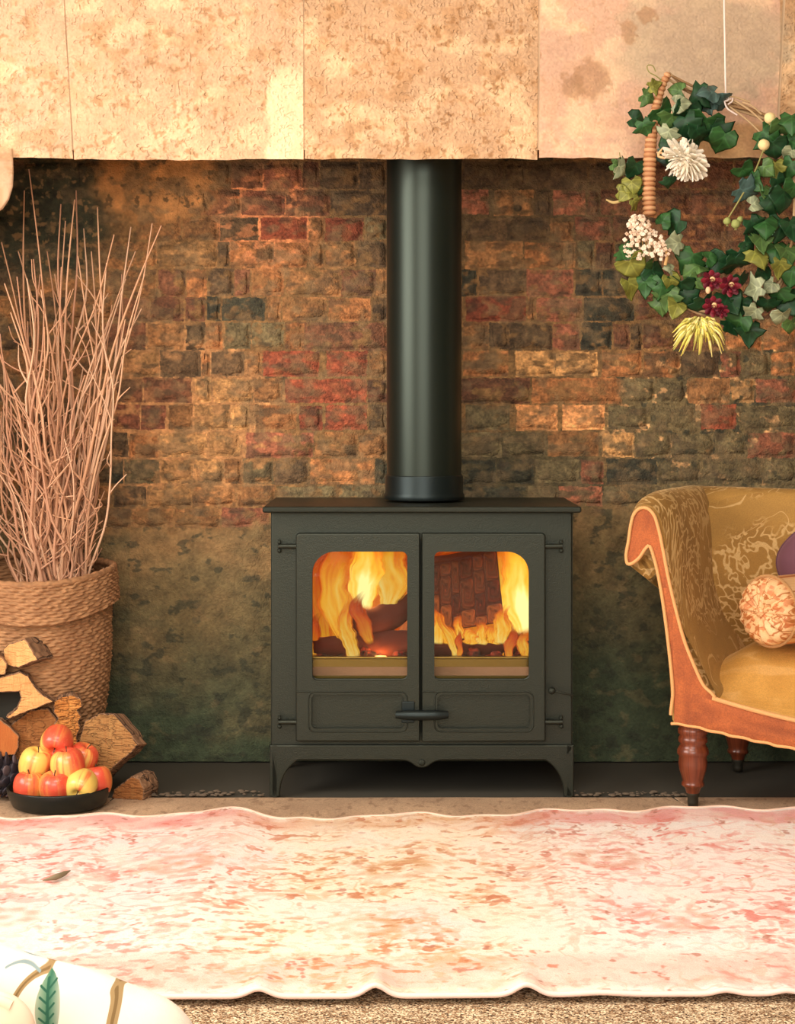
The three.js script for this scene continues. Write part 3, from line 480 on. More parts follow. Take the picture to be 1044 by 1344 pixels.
const FL = [
  [[[462, 862], [446, 815], [436, 765], [452, 725], [466, 700]], [8, 15, 22, 26, 22], 1, -0.07, 'tall yellow tongue of flame leaning across the pane nearer the basket', 0.81],
  [[[474, 800], [478, 770], [482, 735], [484, 690]], [14, 26, 32, 30], 3, -0.1, 'bright broad sheet of flame in the middle of the pane nearer the basket', 1.2],
  [[[508, 802], [514, 770], [512, 735], [516, 690]], [12, 24, 26, 20], 0, -0.12, 'yellow flame beside the broad sheet, over the hidden log', 0.81],
  [[[428, 845], [421, 800], [418, 755], [428, 700]], [8, 16, 18, 12], 2, -0.14, 'orange flame licking up beside the outer edge of the pane nearer the basket', 0.62],
  [[[412, 862], [412, 838], [420, 805]], [5, 7, 4], 2, -0.06, 'small low orange flame in the lower corner of the pane nearer the basket', 0.62],
  [[[466, 866], [458, 835], [452, 806], [462, 782]], [9, 13, 11, 5], 0, -0.055, 'short bright flame in front of the low log, pane nearer the basket', 0.74],
  [[[488, 846], [478, 822], [470, 800], [476, 776]], [6, 12, 12, 5], 2, -0.06, 'curling orange flame rising off the low log, pane nearer the basket', 0.62],
  [[[530, 800], [532, 760], [528, 700]], [8, 14, 12], 4, -0.15, 'dull red flame close to the middle of the stove, pane nearer the basket', 0.56],
  [[[694, 832], [686, 795], [682, 750], [688, 695]], [16, 28, 30, 24], 3, -0.09, 'white hot broad flame beyond the end of the big checked log', 1.35],
  [[[668, 836], [668, 790], [664, 745], [672, 695]], [10, 16, 18, 14], 0, -0.12, 'yellow flame hugging the end of the big checked log', 0.87],
  [[[574, 846], [576, 820], [570, 796]], [7, 9, 4], 0, -0.05, 'flame at the foot of the checked log, first counted from the middle of the stove', 0.9],
  [[[588, 846], [590, 833], [595, 822]], [10, 12, 5], 1, -0.060000000000000005, 'flame at the foot of the checked log, second counted from the middle of the stove', 0.9],
  [[[602, 846], [604, 825], [599, 806]], [7, 9, 4], 0, -0.07, 'flame at the foot of the checked log, third counted from the middle of the stove', 0.9],
  [[[616, 846], [618, 835], [624, 825]], [10, 12, 5], 1, -0.05, 'flame at the foot of the checked log, fourth counted from the middle of the stove', 0.9],
  [[[630, 846], [632, 829], [629, 814]], [9, 11, 5], 0, -0.060000000000000005, 'flame at the foot of the checked log, fifth counted from the middle of the stove', 0.9],
  [[[646, 846], [648, 832], [654, 820]], [10, 12, 5], 1, -0.07, 'flame at the foot of the checked log, sixth counted from the middle of the stove', 0.9],
  [[[658, 846], [660, 819], [663, 794]], [9, 11, 5], 0, -0.05, 'flame at the foot of the checked log, seventh counted from the middle of the stove', 0.9],
  [[[601, 862], [592, 842], [582, 818], [576, 800]], [5, 7, 7, 3], 0, -0.05, 'thin leaning flame at the foot of the checked log', 0.81],
  [[[603, 862], [604, 846], [600, 826]], [4, 6, 3], 2, -0.045, 'tiny flame next to the thin leaning one', 0.74],
  [[[668, 864], [670, 845], [678, 822]], [6, 8, 5], 2, -0.05, 'small flame in front of the white hot one', 0.68],
  [[[690, 864], [687, 846], [692, 826]], [7, 8, 5], 1, -0.05, 'small yellow flame in the lower corner of the pane nearer the chaise', 0.74],
  [[[574, 745], [600, 728], [640, 712], [676, 700]], [8, 16, 18, 12], 2, -0.2, 'orange flame rolling over the top of the checked log', 0.68],
  [[[572, 800], [578, 760], [590, 700]], [10, 18, 22], 4, -0.23, 'dull red flame behind the top of the checked log', 0.56],
  [[[470, 870], [468, 800], [476, 750], [478, 680]], [70, 78, 84, 80], 2, -0.24, 'deep orange sheet of fire filling the back, pane nearer the basket', 0.7],
  [[[640, 870], [640, 800], [632, 750], [630, 680]], [74, 80, 84, 80], 2, -0.24, 'deep orange sheet of fire filling the back, pane nearer the chaise', 0.7],
];
for (const [p, w, m, z, l, g] of FL) flame(p, w, m, z, l, g);
for (const [px, py, z, k] of [[478, 780, -0.17, 0.10], [676, 780, -0.17, 0.10], [500, 860, -0.07, 0.025]]) {
  const l = new THREE.PointLight(lin(1, 0.42, 0.12), k * 4, 6, 2); l.position.copy(at(px, py, z)); l.castShadow = true; l.shadow.radius = 2; scene.add(l);
}
// ---------------------------------------------------------------- rug
const RZ = (py) => CZ - EYE * F / (py - 530);
const farEdge = (x) => { const px = 522 + x * F / 3.8; return RZ(1079 - 11 * sst(500, 900, px) - 9 * Math.exp(-(((px - 285) / 55) ** 2)) + 5 * Math.exp(-(((px - 375) / 25) ** 2)) + 2.5 * Math.sin(px / 31) + 1.5 * Math.sin(px / 13)); };
const nearEdge = (x) => { const px = 522 + x * F / 2.63; return RZ(1315 - 4 * sst(300, 1000, px)) ; };
const RX0 = -1.5, RX1 = 1.5;
const rugMap = tex(2048, 1024, (x, y) => {
  const X = RX0 + (x + 0.5) / 2048 * (RX1 - RX0), v = (y + 0.5) / 1024;            // v: 0 near edge, 1 far edge
  const X1 = X * 9, V1 = v * 11, w1 = fbm(X1, V1, 3, 3) - 0.5, w2 = fbm(X1 + 9, V1, 13, 3) - 0.5;
  let c = [255, 246, 238];
  const warm = sst(0.85, 0.2, Math.abs(X + 0.02) / 0.55), cool = fbm(X * 3, v * 3, 44, 3);
  c = mix3(c, [250, 236, 200], warm * 0.6); c = mix3(c, [238, 228, 226], sst(0.5, 0.7, cool) * 0.7);
  const border = Math.max(sst(0.885, 0.93, v + 0.02 * w1) * sst(0.995, 0.985, v), sst(0.19, 0.13, v + 0.03 * w1) * sst(0.01, 0.03, v));
  c = mix3(c, v > 0.5 ? mix3([238, 150, 142], [232, 190, 150], warm) : [252, 206, 190], border * (0.45 + 0.6 * fbm(X * 14, v * 16, 5, 3)));
  // blurred floral motifs: petals and stems, worn to salmon, ochre and rose
  const ridge = Math.abs(fbm(X1 * 1.5 + 2.2 * w1, V1 * 1.5 + 2.2 * w2, 23, 3) - 0.5), ridge2 = Math.abs(fbm(X1 * 2.4 + 3 * w2, V1 * 2.0 + 3 * w1, 33, 3) - 0.5);
  const mask = sst(0.42, 0.6, fbm(X * 5, v * 6, 53, 3)), mask2 = sst(0.4, 0.62, fbm(X * 8 + 3, v * 8, 63, 3));
  const tint = mix3([240, 148, 132], [222, 150, 84], warm);
  c = mix3(c, tint, sst(0.05, 0.015, ridge) * (0.1 + 0.3 * mask));
  c = mix3(c, mix3([236, 170, 160], [216, 176, 120], fbm(X * 6, v * 9, 3, 2)), sst(0.055, 0.02, ridge2) * mask2 * 0.4);
  c = mix3(c, mix3([228, 112, 96], [190, 100, 48], warm), sst(0.66, 0.74, fbm(X * 40, v * 44, 73, 3)) * (0.2 + 0.5 * mask));
  const bl = fbm(X * 60, v * 84, 103, 3), bl2 = fbm(X * 46 + 5, v * 66, 113, 4), zone = sst(0.36, 0.6, fbm(X * 6 + 9, v * 7, 123, 3));
  c = mix3(c, mix3([238, 158, 140], [214, 156, 96], clamp(warm + 0.4 * (fbm(X * 8, v * 8, 7, 2) - 0.5))), sst(0.54, 0.7, bl) * (0.05 + 0.36 * zone));
  c = mix3(c, mix3([226, 120, 104], [196, 116, 60], warm), sst(0.58, 0.7, bl2) * (0.12 + 0.5 * zone));
  c = mix3(c, [176, 96, 70], sst(0.73, 0.8, fbm(X * 40, v * 40, 83, 3)) * 0.6);
  // rosettes along the middle
  for (const [rx, rv, R] of [[-0.43, 0.64, 0.1], [0.0, 0.62, 0.1], [0.42, 0.66, 0.1], [-0.05, 0.3, 0.08], [0.5, 0.32, 0.09], [-0.7, 0.35, 0.09]]) {
    const dx = X - rx, dv = (v - rv) * 1.15, r = Math.hypot(dx, dv) / R; if (r < 1.3) { const a = Math.atan2(dv, dx), pet = 0.5 + 0.5 * Math.cos(a * 8 + 3 * w1); c = mix3(c, mix3([222, 150, 120], [200, 140, 80], warm), sst(1.2, 0.7, r + 0.35 * pet + w2) * 0.55 * (0.5 + 0.5 * Math.cos(r * 11))); }
  }
  const wear = fbm(X * 12, v * 14, 93, 4); c = mix3(c, [255, 246, 232], sst(0.5, 0.7, wear) * 0.5);
  return mul3(c, 0.95 + 0.07 * noise(x / 1.7, y / 1.7) - 0.03);
}, { wrap: false });
const rugBump = tex(512, 512, (x, y) => 255 * (0.5 + 0.25 * Math.sin(y * Math.PI / 2) * 0.5 + 0.4 * (noise(x / 2.2, y / 2.2) - 0.5)), { srgb: false }); rugBump.repeat.set(8, 4);
const rugMat = phy({ map: rugMap, bumpMap: rugBump, bumpScale: 0.002, roughness: 1, sheen: 0.3, sheenRoughness: 0.8, sheenColor: lin(1, 0.95, 0.9) });
const humps = [[WX(340, 1.37), 0.022, 0.012], [WX(493, 1.37), 0.022, 0.017], [WX(692, 1.37), 0.023, 0.016], [WX(790, 1.37), 0.04, 0.003], [WX(955, 1.37), 0.022, 0.006], [WX(1035, 1.37), 0.02, 0.005], [-1.0, 0.03, 0.008]];
const rugLift = (x, v) => { let h = 0.001 + 0.0016 * fbm(x * 5, v * 4, 7, 3); for (const [c, w, a] of humps) h += a * Math.exp(-(((x - c) / w) ** 2)) * sst(0.16, 0.0, v); h += 0.003 * sst(0.94, 1, v) * sst(0.45, 0.7, fbm(x * 7, 4, 2, 2)); return h; };
const rug = thing('rug', 'long faded cream rug with worn rose and ochre floral pattern before the hearth', 'rug', [0, 0, 0.75]);
{
  const nx = 300, ny = 60, rings = [], T = 0.006;
  const P = (x, v, top) => { const z0 = nearEdge(x), z1 = farEdge(x); return V(x, 0.0035 + rugLift(x, v) + (top ? T : 0), mix(z0, z1, v) - 0.75); };
  const pos = [], uv = [], idx = [];
  for (const top of [1, 0]) for (let j = 0; j <= ny; j++) for (let i = 0; i <= nx; i++) { const x = mix(RX0, RX1, i / nx), v = j / ny; const p = P(x, v, top); pos.push(p.x, p.y, p.z); uv.push(i / nx, v); }
  const K = (nx + 1) * (ny + 1), id = (i, j, t) => (t ? 0 : K) + j * (nx + 1) + i, quad = (a, b, c, d) => idx.push(a, b, c, a, c, d);
  for (let j = 0; j < ny; j++) for (let i = 0; i < nx; i++) { quad(id(i, j, 1), id(i + 1, j, 1), id(i + 1, j + 1, 1), id(i, j + 1, 1)); quad(id(i, j, 0), id(i, j + 1, 0), id(i + 1, j + 1, 0), id(i + 1, j, 0)); }
  for (let i = 0; i < nx; i++) { quad(id(i, 0, 0), id(i + 1, 0, 0), id(i + 1, 0, 1), id(i, 0, 1)); quad(id(i, ny, 1), id(i + 1, ny, 1), id(i + 1, ny, 0), id(i, ny, 0)); }
  for (let j = 0; j < ny; j++) { quad(id(0, j, 1), id(0, j + 1, 1), id(0, j + 1, 0), id(0, j, 0)); quad(id(nx, j, 0), id(nx, j + 1, 0), id(nx, j + 1, 1), id(nx, j, 1)); }
  const g = new THREE.BufferGeometry(); g.setAttribute('position', new THREE.Float32BufferAttribute(pos, 3)); g.setAttribute('uv', new THREE.Float32BufferAttribute(uv, 2)); g.setIndex(idx);
  obj('rug_field', toCreasedNormals(g, 0.9), rugMat, rug);
  for (const v of [0, 1]) {
    const pts = []; for (let i = 0; i <= 260; i++) { const x = mix(RX0, RX1, i / 260), p = P(x, v, 1); pts.push(p.add(V(0, -0.002, v ? -0.003 : 0.003))); }
    obj('edge_binding', tube(pts, 0.0045, 7, 520), std({ color: v ? lin(0.85, 0.62, 0.48) : lin(0.9, 0.7, 0.62), roughness: 1 }), rug);
  }
}
const blade = tag(obj('dry_leaf', tube([at(76, 1168, 0.6), at(90, 1165, 0.6), at(102, 1155, 0.6)].map((p, i) => V(WX([76, 90, 102][i], 0.62), 0.018 + 0.002 * (i % 2), RZ([1168, 1165, 1155][i]))), [0.001, 0.006, 0.005, 0.001], 8, 12), std({ color: lin(0.25, 0.2, 0.12), roughness: 0.8 })), 'small curled dry leaf fallen on the pale rug', 'leaf');
// ---------------------------------------------------------------- chaise longue
const velvetMap = tex(1024, 1024, (x, y) => {
  const X = x / 128, Y = y / 128, w1 = fbm(X, Y, 3, 3) - 0.5, w2 = fbm(X + 7, Y, 13, 3) - 0.5, n = noise(x / 1.8, y / 1.8), b = fbm(X * 0.7, Y * 0.7, 5, 4);
  let c = mix3([150, 114, 58], [190, 144, 72], b);
  const m = sst(0.33, 0.43, fbm(X * 0.55 + 3, Y * 0.55 + 1, 9, 3));
  const curl = Math.abs(fbm(X * 4.6 + 2.6 * w1, Y * 4.6 + 2.6 * w2, 23, 2) - 0.5), stem = Math.abs(fbm(X * 0.8 + 1.4 * w1, Y * 0.8 + 1.4 * w2, 37, 2) - 0.5);
  const p = Math.max(sst(0.10, 0.05, curl) * m, sst(0.022, 0.01, stem) * 0.9);
  c = mix3(c, [214, 178, 124], p * 0.85); c = mix3(c, [120, 80, 32], m * (1 - p) * 0.25);
  return mul3(c, 0.92 + 0.14 * n);
});
velvetMap.repeat.set(1.7, 1.7);
const seatMap = tex(512, 512, (x, y) => { const b = fbm(x / 90, y / 60, 5, 4), s = fbm(x / 30, y / 90 + 2 * fbm(x / 60, y / 60, 3, 2), 15, 3); let c = mix3([188, 136, 58], [218, 166, 84], b); c = mix3(c, [224, 178, 112], sst(0.52, 0.7, s) * 0.5); return mul3(c, 0.93 + 0.12 * noise(x / 1.8, y / 1.8)); });
seatMap.repeat.set(2, 2);
const velvetBump = tex(256, 256, (x, y) => 255 * (0.6 * noise(x / 1.6, y / 1.6) + 0.4 * fbm(x / 20, y / 20, 2, 3)), { srgb: false }); velvetBump.repeat.set(6, 6);
const velvet = phy({ map: velvetMap, bumpMap: velvetBump, bumpScale: 0.0008, roughness: 0.85, sheen: 0.5, sheenRoughness: 0.45, sheenColor: lin(1, 0.75, 0.4), color: lin(1, 1, 0.92) });
const seatVelvet = phy({ map: seatMap, bumpMap: velvetBump, bumpScale: 0.0008, roughness: 0.85, sheen: 0.6, sheenRoughness: 0.45, sheenColor: lin(1, 0.75, 0.4) });
const facingMap = tex(256, 512, (x, y) => { const b = fbm(x / 18, y / 40, 5, 4); return mul3(mix3([138, 70, 36], [190, 104, 52], b), 0.9 + 0.18 * noise(x / 2, y / 2)); }); facingMap.repeat.set(4, 2);
const facing = phy({ map: facingMap, roughness: 0.8, sheen: 0.5, sheenRoughness: 0.5, sheenColor: lin(1, 0.6, 0.3), bumpMap: velvetBump, bumpScale: 0.001 });
const gimpMat = std({ color: lin(0.76, 0.40, 0.15), roughness: 0.8, bumpMap: velvetBump, bumpScale: 0.002 });
const walnutMap = tex(256, 256, (x, y) => { const g = fbm(x / 5, y / 60, 4, 4); return mix3([72, 30, 16], [146, 74, 42], g); });
const walnut = phy({ map: walnutMap, roughness: 0.32, clearcoat: 0.4, clearcoatRoughness: 0.25 });
const CT = 25 * Math.PI / 180, chaise = thing('chaise_longue', 'gold velvet chaise longue with scrolled head end and turned wooden leg', 'chaise', [WX(885, 0.1), 0, 0.1], -CT);
{
  const K = (CZ - 0.1) / F, U = (px) => (px - 885) * K / 0.93, H = (py) => EYE - (py - 530) * K;
  // head end: facing panel seen from the front, the roll that curls over at its top
  const face = [[886, 951], [885, 905], [880, 850], [871, 780], [862, 735], [855, 717], [850, 722], [843, 733], [834, 741], [828, 742], [826, 732], [829, 712], [832, 690], [836, 676], [844, 668], [853, 668], [861, 676], [867, 694], [872, 718], [879, 756], [888, 796], [899, 838], [912, 872], [924, 897], [936, 909], [942, 930], [944, 951]].map(([x, y]) => [U(x), H(y)]);
  const fc = new THREE.CatmullRomCurve3(face.map(([x, y]) => V(x, y, 0)), true, 'centripetal');
  const outline = fc.getPoints(150).slice(0, -1);
  const nrm = outline.map((p, i) => { const a = outline[(i + 149) % 150], b = outline[(i + 1) % 150], t = b.clone().sub(a).normalize(); return V(-t.y, t.x, 0); });
  let area = 0; outline.forEach((p, i) => { const q = outline[(i + 1) % 150]; area += p.x * q.y - q.x * p.y; }); const sg = area > 0 ? -1 : 1;
  const ring = (d, z, lift = 0) => outline.map((p, i) => { const up = sst(0.45, 0.62, p.y); return V(p.x + nrm[i].x * d * sg * (0.35 + 0.65 * up), Math.max(0.185, p.y + nrm[i].y * d * sg * (0.35 + 0.65 * up) + lift * up), z); });
  const rings = []; for (let j = 0; j <= 24; j++) { const w = j / 24; rings.push(ring(0.006 + 0.016 * sst(0, 0.12, w) * sst(1.02, 0.85, w), -0.008 - 0.47 * w, 0.012 * sst(0, 0.3, w))); }
  obj('head_end', loft(rings), velvet, chaise);
  obj('head_facing', planar(extrude(shape(face), 0.016, 0.004, 2).translate(0, 0, -0.008)), facing, chaise);
  const g1 = fc.getPoints(220).slice(0, -1).filter((p) => p.y > 0.19).map((p) => V(p.x, p.y, 0.009));
  // rail along the seat, dipping in a long curve
  const L = 1.02, e = (u) => 0.268 - 0.066 * Math.sin(Math.PI * clamp((u - 0.04) / 0.93)) ** 0.9, b = (u) => 0.192 - 0.046 * Math.sin(Math.PI * clamp((u - 0.03) / 0.95));
  const rail = []; for (let i = 0; i <= 40; i++) { const u = mix(0.045, L, i / 40), y0 = b(u), y1 = e(u), m = (y0 + y1) / 2; rail.push([V(u, y0, 0.003), V(u, y0 + 0.004, 0.008), V(u, m - 0.006, 0.009), V(u, m, 0.006), V(u, m + 0.006, 0.009), V(u, y1 - 0.003, 0.008), V(u, y1, 0.003), V(u, y1, -0.02), V(u, y0, -0.02)]); }
  obj('front_rail', loft(rail), facing, chaise);
  obj('back_rail', [box(L - 0.05, 0.08, 0.03, L / 2, 0.23, -0.47), box(0.03, 0.08, 0.44, L - 0.015, 0.23, -0.24), box(0.03, 0.07, 0.44, 0.03, 0.23, -0.24)], facing, chaise);
  const edge = []; for (let i = 0; i <= 60; i++) { const u = mix(U(934), L, i / 60); edge.push(V(u, e(u) + 0.002, 0.008)); }
  // gimp braid round the facing and on along the rail; a thinner one on the rail's lower edge
  const gi = (list, r, nm) => obj(nm, tube(list, r, 7, list.length * 2), gimpMat, chaise);
  gi(outline.slice(2, 148).filter((p) => p.x < U(938) && p.y > 0.2 || p.y > 0.3).map((p) => V(p.x, p.y, 0.009)), 0.0042, 'braid');
  gi(edge, 0.0055, 'braid');
  const low = []; for (let i = 0; i <= 60; i++) { const u = mix(-0.005, L, i / 60); low.push(V(u, b(Math.max(u, 0)) - 0.001 + 0.0015 * Math.sin(i * 2.1), 0.006)); } gi(low, 0.0038, 'braid');
  // seat: domed cushion behind the rail
  const seat = []; for (let i = 0; i <= 36; i++) {
    const s = i / 36, u = mix(0.05, L - 0.005, s), ed = sst(0, 0.08, s) * sst(1, 0.93, s), r = [], top = 0.35;
    r.push(V(u, 0.2, -0.44), V(u, 0.2, -0.2), V(u, 0.2, -0.01)); for (let j = 0; j <= 16; j++) { const w = j / 16, h = e(u) + (top - e(u)) * (1 - (1 - sst(0, 0.62, w)) ** 1.5) * (0.55 + 0.45 * ed); r.push(V(u, h, 0.001 - 0.44 * w)); }
    seat.push(r);
  }
  obj('seat', loft(seat), seatVelvet, chaise);
  // back, running on from the head end
  const back = []; for (let i = 0; i <= 40; i++) {
    const s = i / 40, top = 0.712 - 0.05 * s * s, r = [], ed = sst(0, 0.05, s) * 0.3 + 0.7;
    for (const [w, h] of [[0.49, 0.2], [0.43, 0.2], [0.425, 0.33], [0.405, 0.4], [0.4, 0.5], [0.405, 0.6], [0.42, 0.66]]) { const y = 0.2 + (h - 0.2) / 0.515 * (top - 0.2), fil = 0.11 * Math.exp(-s * 9) * sst(0.3, 0.45, h) * (w < 0.45 ? 1 : 0); r.push(V(mix(-0.075 * sst(0.36, 0.62, y), L, s), y, -w + fil)); }
    for (let k = 0; k <= 8; k++) { const a = k / 8 * Math.PI; r.push(V(mix(-0.075, L, s), top - 0.04 + 0.04 * Math.sin(a), -0.455 + (0.035 + (Math.cos(a) > 0 ? 0.06 * Math.exp(-s * 9) : 0)) * Math.cos(a))); } r.push(V(mix(-0.02, L, s), 0.45, -0.49));
    back.push(r);
  }
  obj('backrest', loft(back), velvet, chaise);
  const leg = (u, w) => {
    const l = obj('leg', lathe([[0.0, 0.2], [0.037, 0.2], [0.037, 0.186], [0.031, 0.182], [0.034, 0.176], [0.034, 0.168], [0.029, 0.162], [0.033, 0.156], [0.033, 0.148], [0.028, 0.142], [0.033, 0.134], [0.036, 0.128], [0.036, 0.120], [0.031, 0.114], [0.033, 0.1], [0.031, 0.085], [0.026, 0.068], [0.023, 0.058], [0.026, 0.053], [0.026, 0.047], [0.019, 0.043], [0.015, 0.03]], 32).translate(u, 0, -w), walnut, chaise);
    obj('castor', lathe([[0.015, 0.032], [0.016, 0.026], [0.012, 0.02], [0.0125, 0.01], [0.011, 0.0], [0.0, 0.0]], 20).translate(u, 0, -w), std({ color: lin(0.06, 0.055, 0.04), metalness: 0.7, roughness: 0.5 }), l);
  };
  leg(0.036, 0.03); leg(0.98, 0.03); leg(0.04, 0.44); leg(0.98, 0.44);
}
// bolster of gathered patterned silk, and the mauve cushion behind it
const boltMap = tex(512, 512, (x, y) => { const w1 = fbm(x / 60, y / 60, 1, 3) - 0.5, a = Math.abs(fbm(x / 34 + 3 * w1, y / 34 + 3 * w1, 6, 3) - 0.5), n = fbm(x / 50, y / 50, 21, 3); let c = mix3([224, 172, 116], [240, 202, 150], n); c = mix3(c, [168, 92, 38], sst(0.07, 0.02, a) * 0.85); c = mix3(c, [196, 106, 56], sst(0.6, 0.7, fbm(x / 26, y / 26, 31, 3)) * 0.6); return mul3(c, 0.93 + 0.1 * noise(x / 2, y / 2)); });
const boltMat = phy({ map: boltMap, roughness: 0.6, sheen: 0.3, sheenRoughness: 0.5 });
{
  const c = at(1003, 803, 0.08), bo = thing('bolster', 'round bolster cushion in cream and rust patterned silk lying on the gold seat', 'cushion', [c.x, c.y, c.z], -0.927);
  // axis runs away from the viewer: local -z; front end gathered into folds
  const R = 0.08, rings = []; const N = 72;
  const ringAt = (r, z, fold = 0) => { const a = []; for (let i = 0; i < N; i++) { const t = i / N * Math.PI * 2; a.push(V(Math.cos(t) * r, Math.sin(t) * r * 0.98, z + fold * (Math.sin(t * 17 + 2 * Math.sin(t * 3)) + 0.5 * Math.sin(t * 29)))); } return a; };
  for (let k = 0; k <= 16; k++) { const f = k / 16; rings.push(ringAt(R * (1 + 0.012 * Math.sin(f * Math.PI)), -0.02 - 0.19 * f)); }
  obj('bolster_cover', planar(loft(rings, { cap0: false }), 'x', 'y', 3.2), boltMat, bo);
  const cap = []; for (let k = 0; k <= 12; k++) { const f = k / 12, r = R * Math.cos(f * 1.45) ** 0.55; cap.push(ringAt(f === 1 ? 0.006 : Math.max(0.006, R * (1 - f ** 2.2)), -0.02 + 0.034 * Math.sin(f * Math.PI * 0.62), 0.0042 * sst(0.05, 0.4, f) * sst(1, 0.75, f))); }
  obj('gathered_end', planar(loft(cap, { cap0: false }), 'x', 'y', 3.6), boltMat, bo);
  obj('end_button', new THREE.SphereGeometry(0.012, 18, 12).scale(1, 1, 0.5).translate(0, 0, 0.014), boltMat, bo);
  obj('piping', new THREE.TorusGeometry(R + 0.001, 0.004, 8, 60).translate(0, 0, -0.02), gimpMat, bo);
  const pc = thing('scatter_cushion', 'plain mauve cushion propped behind the patterned bolster', 'cushion', [1.05, 0.535, -0.09]);
  pc.rotation.set(-0.12, -CT, 0.72, 'YXZ');
  const pg = new THREE.SphereGeometry(1, 44, 32), p = pg.attributes.position; for (let i = 0; i < p.count; i++) { const q = (v) => Math.sign(v) * Math.abs(v) ** 0.6, e = Math.max(Math.abs(p.getX(i)), Math.abs(p.getY(i))); p.setXYZ(i, q(p.getX(i)) * 0.125, q(p.getY(i)) * 0.12, p.getZ(i) * 0.055 * (1.1 - 0.3 * e)); } pg.computeVertexNormals();
  obj('cushion_cover', pg, phy({ color: lin(0.16, 0.06, 0.085), roughness: 0.8, sheen: 0.5, sheenColor: lin(1, 0.6, 0.7) }), pc);
  { const q = (v) => Math.sign(v) * Math.abs(v) ** 0.6, pts = []; for (let i = 0; i <= 80; i++) { const t = i / 80 * Math.PI * 2; pts.push(V(q(Math.cos(t)) * 0.126, q(Math.sin(t)) * 0.121, 0)); } obj('cushion_seam', tube(pts, 0.003, 6, 160), std({ color: lin(0.13, 0.05, 0.07), roughness: 0.9 }), pc); }
}
// ---------------------------------------------------------------- basket and dry twigs
const BX = WX(42, -0.2), BZ = -0.2;
const seagrassMap = tex(512, 512, (x, y) => { const a = fbm(x / 9, y / 30, 3, 3), n = noise(x / 1.8, y / 3), b = fbm(x / 90, y / 90, 5, 3); return mul3(mix3([138, 96, 62], [198, 152, 106], a * 0.7 + b * 0.3), 0.85 + 0.25 * n); });
const seagrass = std({ map: seagrassMap, roughness: 0.85 });
const basket = thing('woven_basket', 'tall round woven seagrass basket with a wide folded rim, full of twigs', 'basket', [BX, 0, BZ]);
{
  // woven wall: rows of fat over-and-under strands, real relief
  const weave = (r0, h, rows, stakes, amp, rimTilt = 0, inner = 0) => {
    const nr = rows * 4, nc = stakes * 6, rings = [];
    for (let j = 0; j <= nr; j++) { const f = j / nr, row = f * rows, a = []; for (let i = 0; i < nc; i++) { const t = i / nc * Math.PI * 2, s = i / 6, ph = Math.floor(row) % 2 ? Math.PI : 0; const d = amp * (Math.abs(Math.sin(row * Math.PI)) ** 0.7 * (0.75 + 0.5 * Math.sin(s * Math.PI + ph)) + 1.1 * (noise(s * 1.9, row * 0.9, 3) - 0.5)); const r = r0(f) + d; a.push(V(Math.cos(t) * r, h(f, t), Math.sin(t) * r)); } rings.push(a); }
    return loft(rings, { cap0: false, cap1: false });
  };
  const sag = (t) => -0.016 * Math.sin(t) + 0.004 * Math.sin(3 * t + 1);                  // the rim slumps towards the front
  obj('woven_body', weave((f) => 0.163 + 0.026 * sst(0, 0.7, f) + 0.002 * f, (f, t) => 0.004 + f * (0.49 + sag(t)), 58, 70, 0.0046), seagrass, basket);
  obj('basket_floor', cyl(0.165, 0.165, 0.008, 40).translate(0, 0.006, 0), seagrass, basket);
  obj('folded_cuff', weave((f) => 0.2015 + 0.008 * (1 - f) ** 0.7, (f, t) => mix(0.432, 0.513, f) + sag(t) * (1 + 0.7 * (1 - f)), 12, 74, 0.0046), seagrass, basket);
  const rim = []; for (let i = 0; i <= 120; i++) { const t = i / 120 * Math.PI * 2; rim.push(V(Math.cos(t) * 0.199, 0.514 + sag(t) + 0.0015 * Math.sin(t * 40), Math.sin(t) * 0.199)); }
  obj('rolled_rim', tube(rim, 0.0085, 8, 240), seagrass, basket);
}
const twigMats = [[0.66, 0.38, 0.22], [0.58, 0.31, 0.17], [0.72, 0.45, 0.28], [0.50, 0.26, 0.15]].map((c) => std({ color: lin(...c), roughness: 0.8 }));
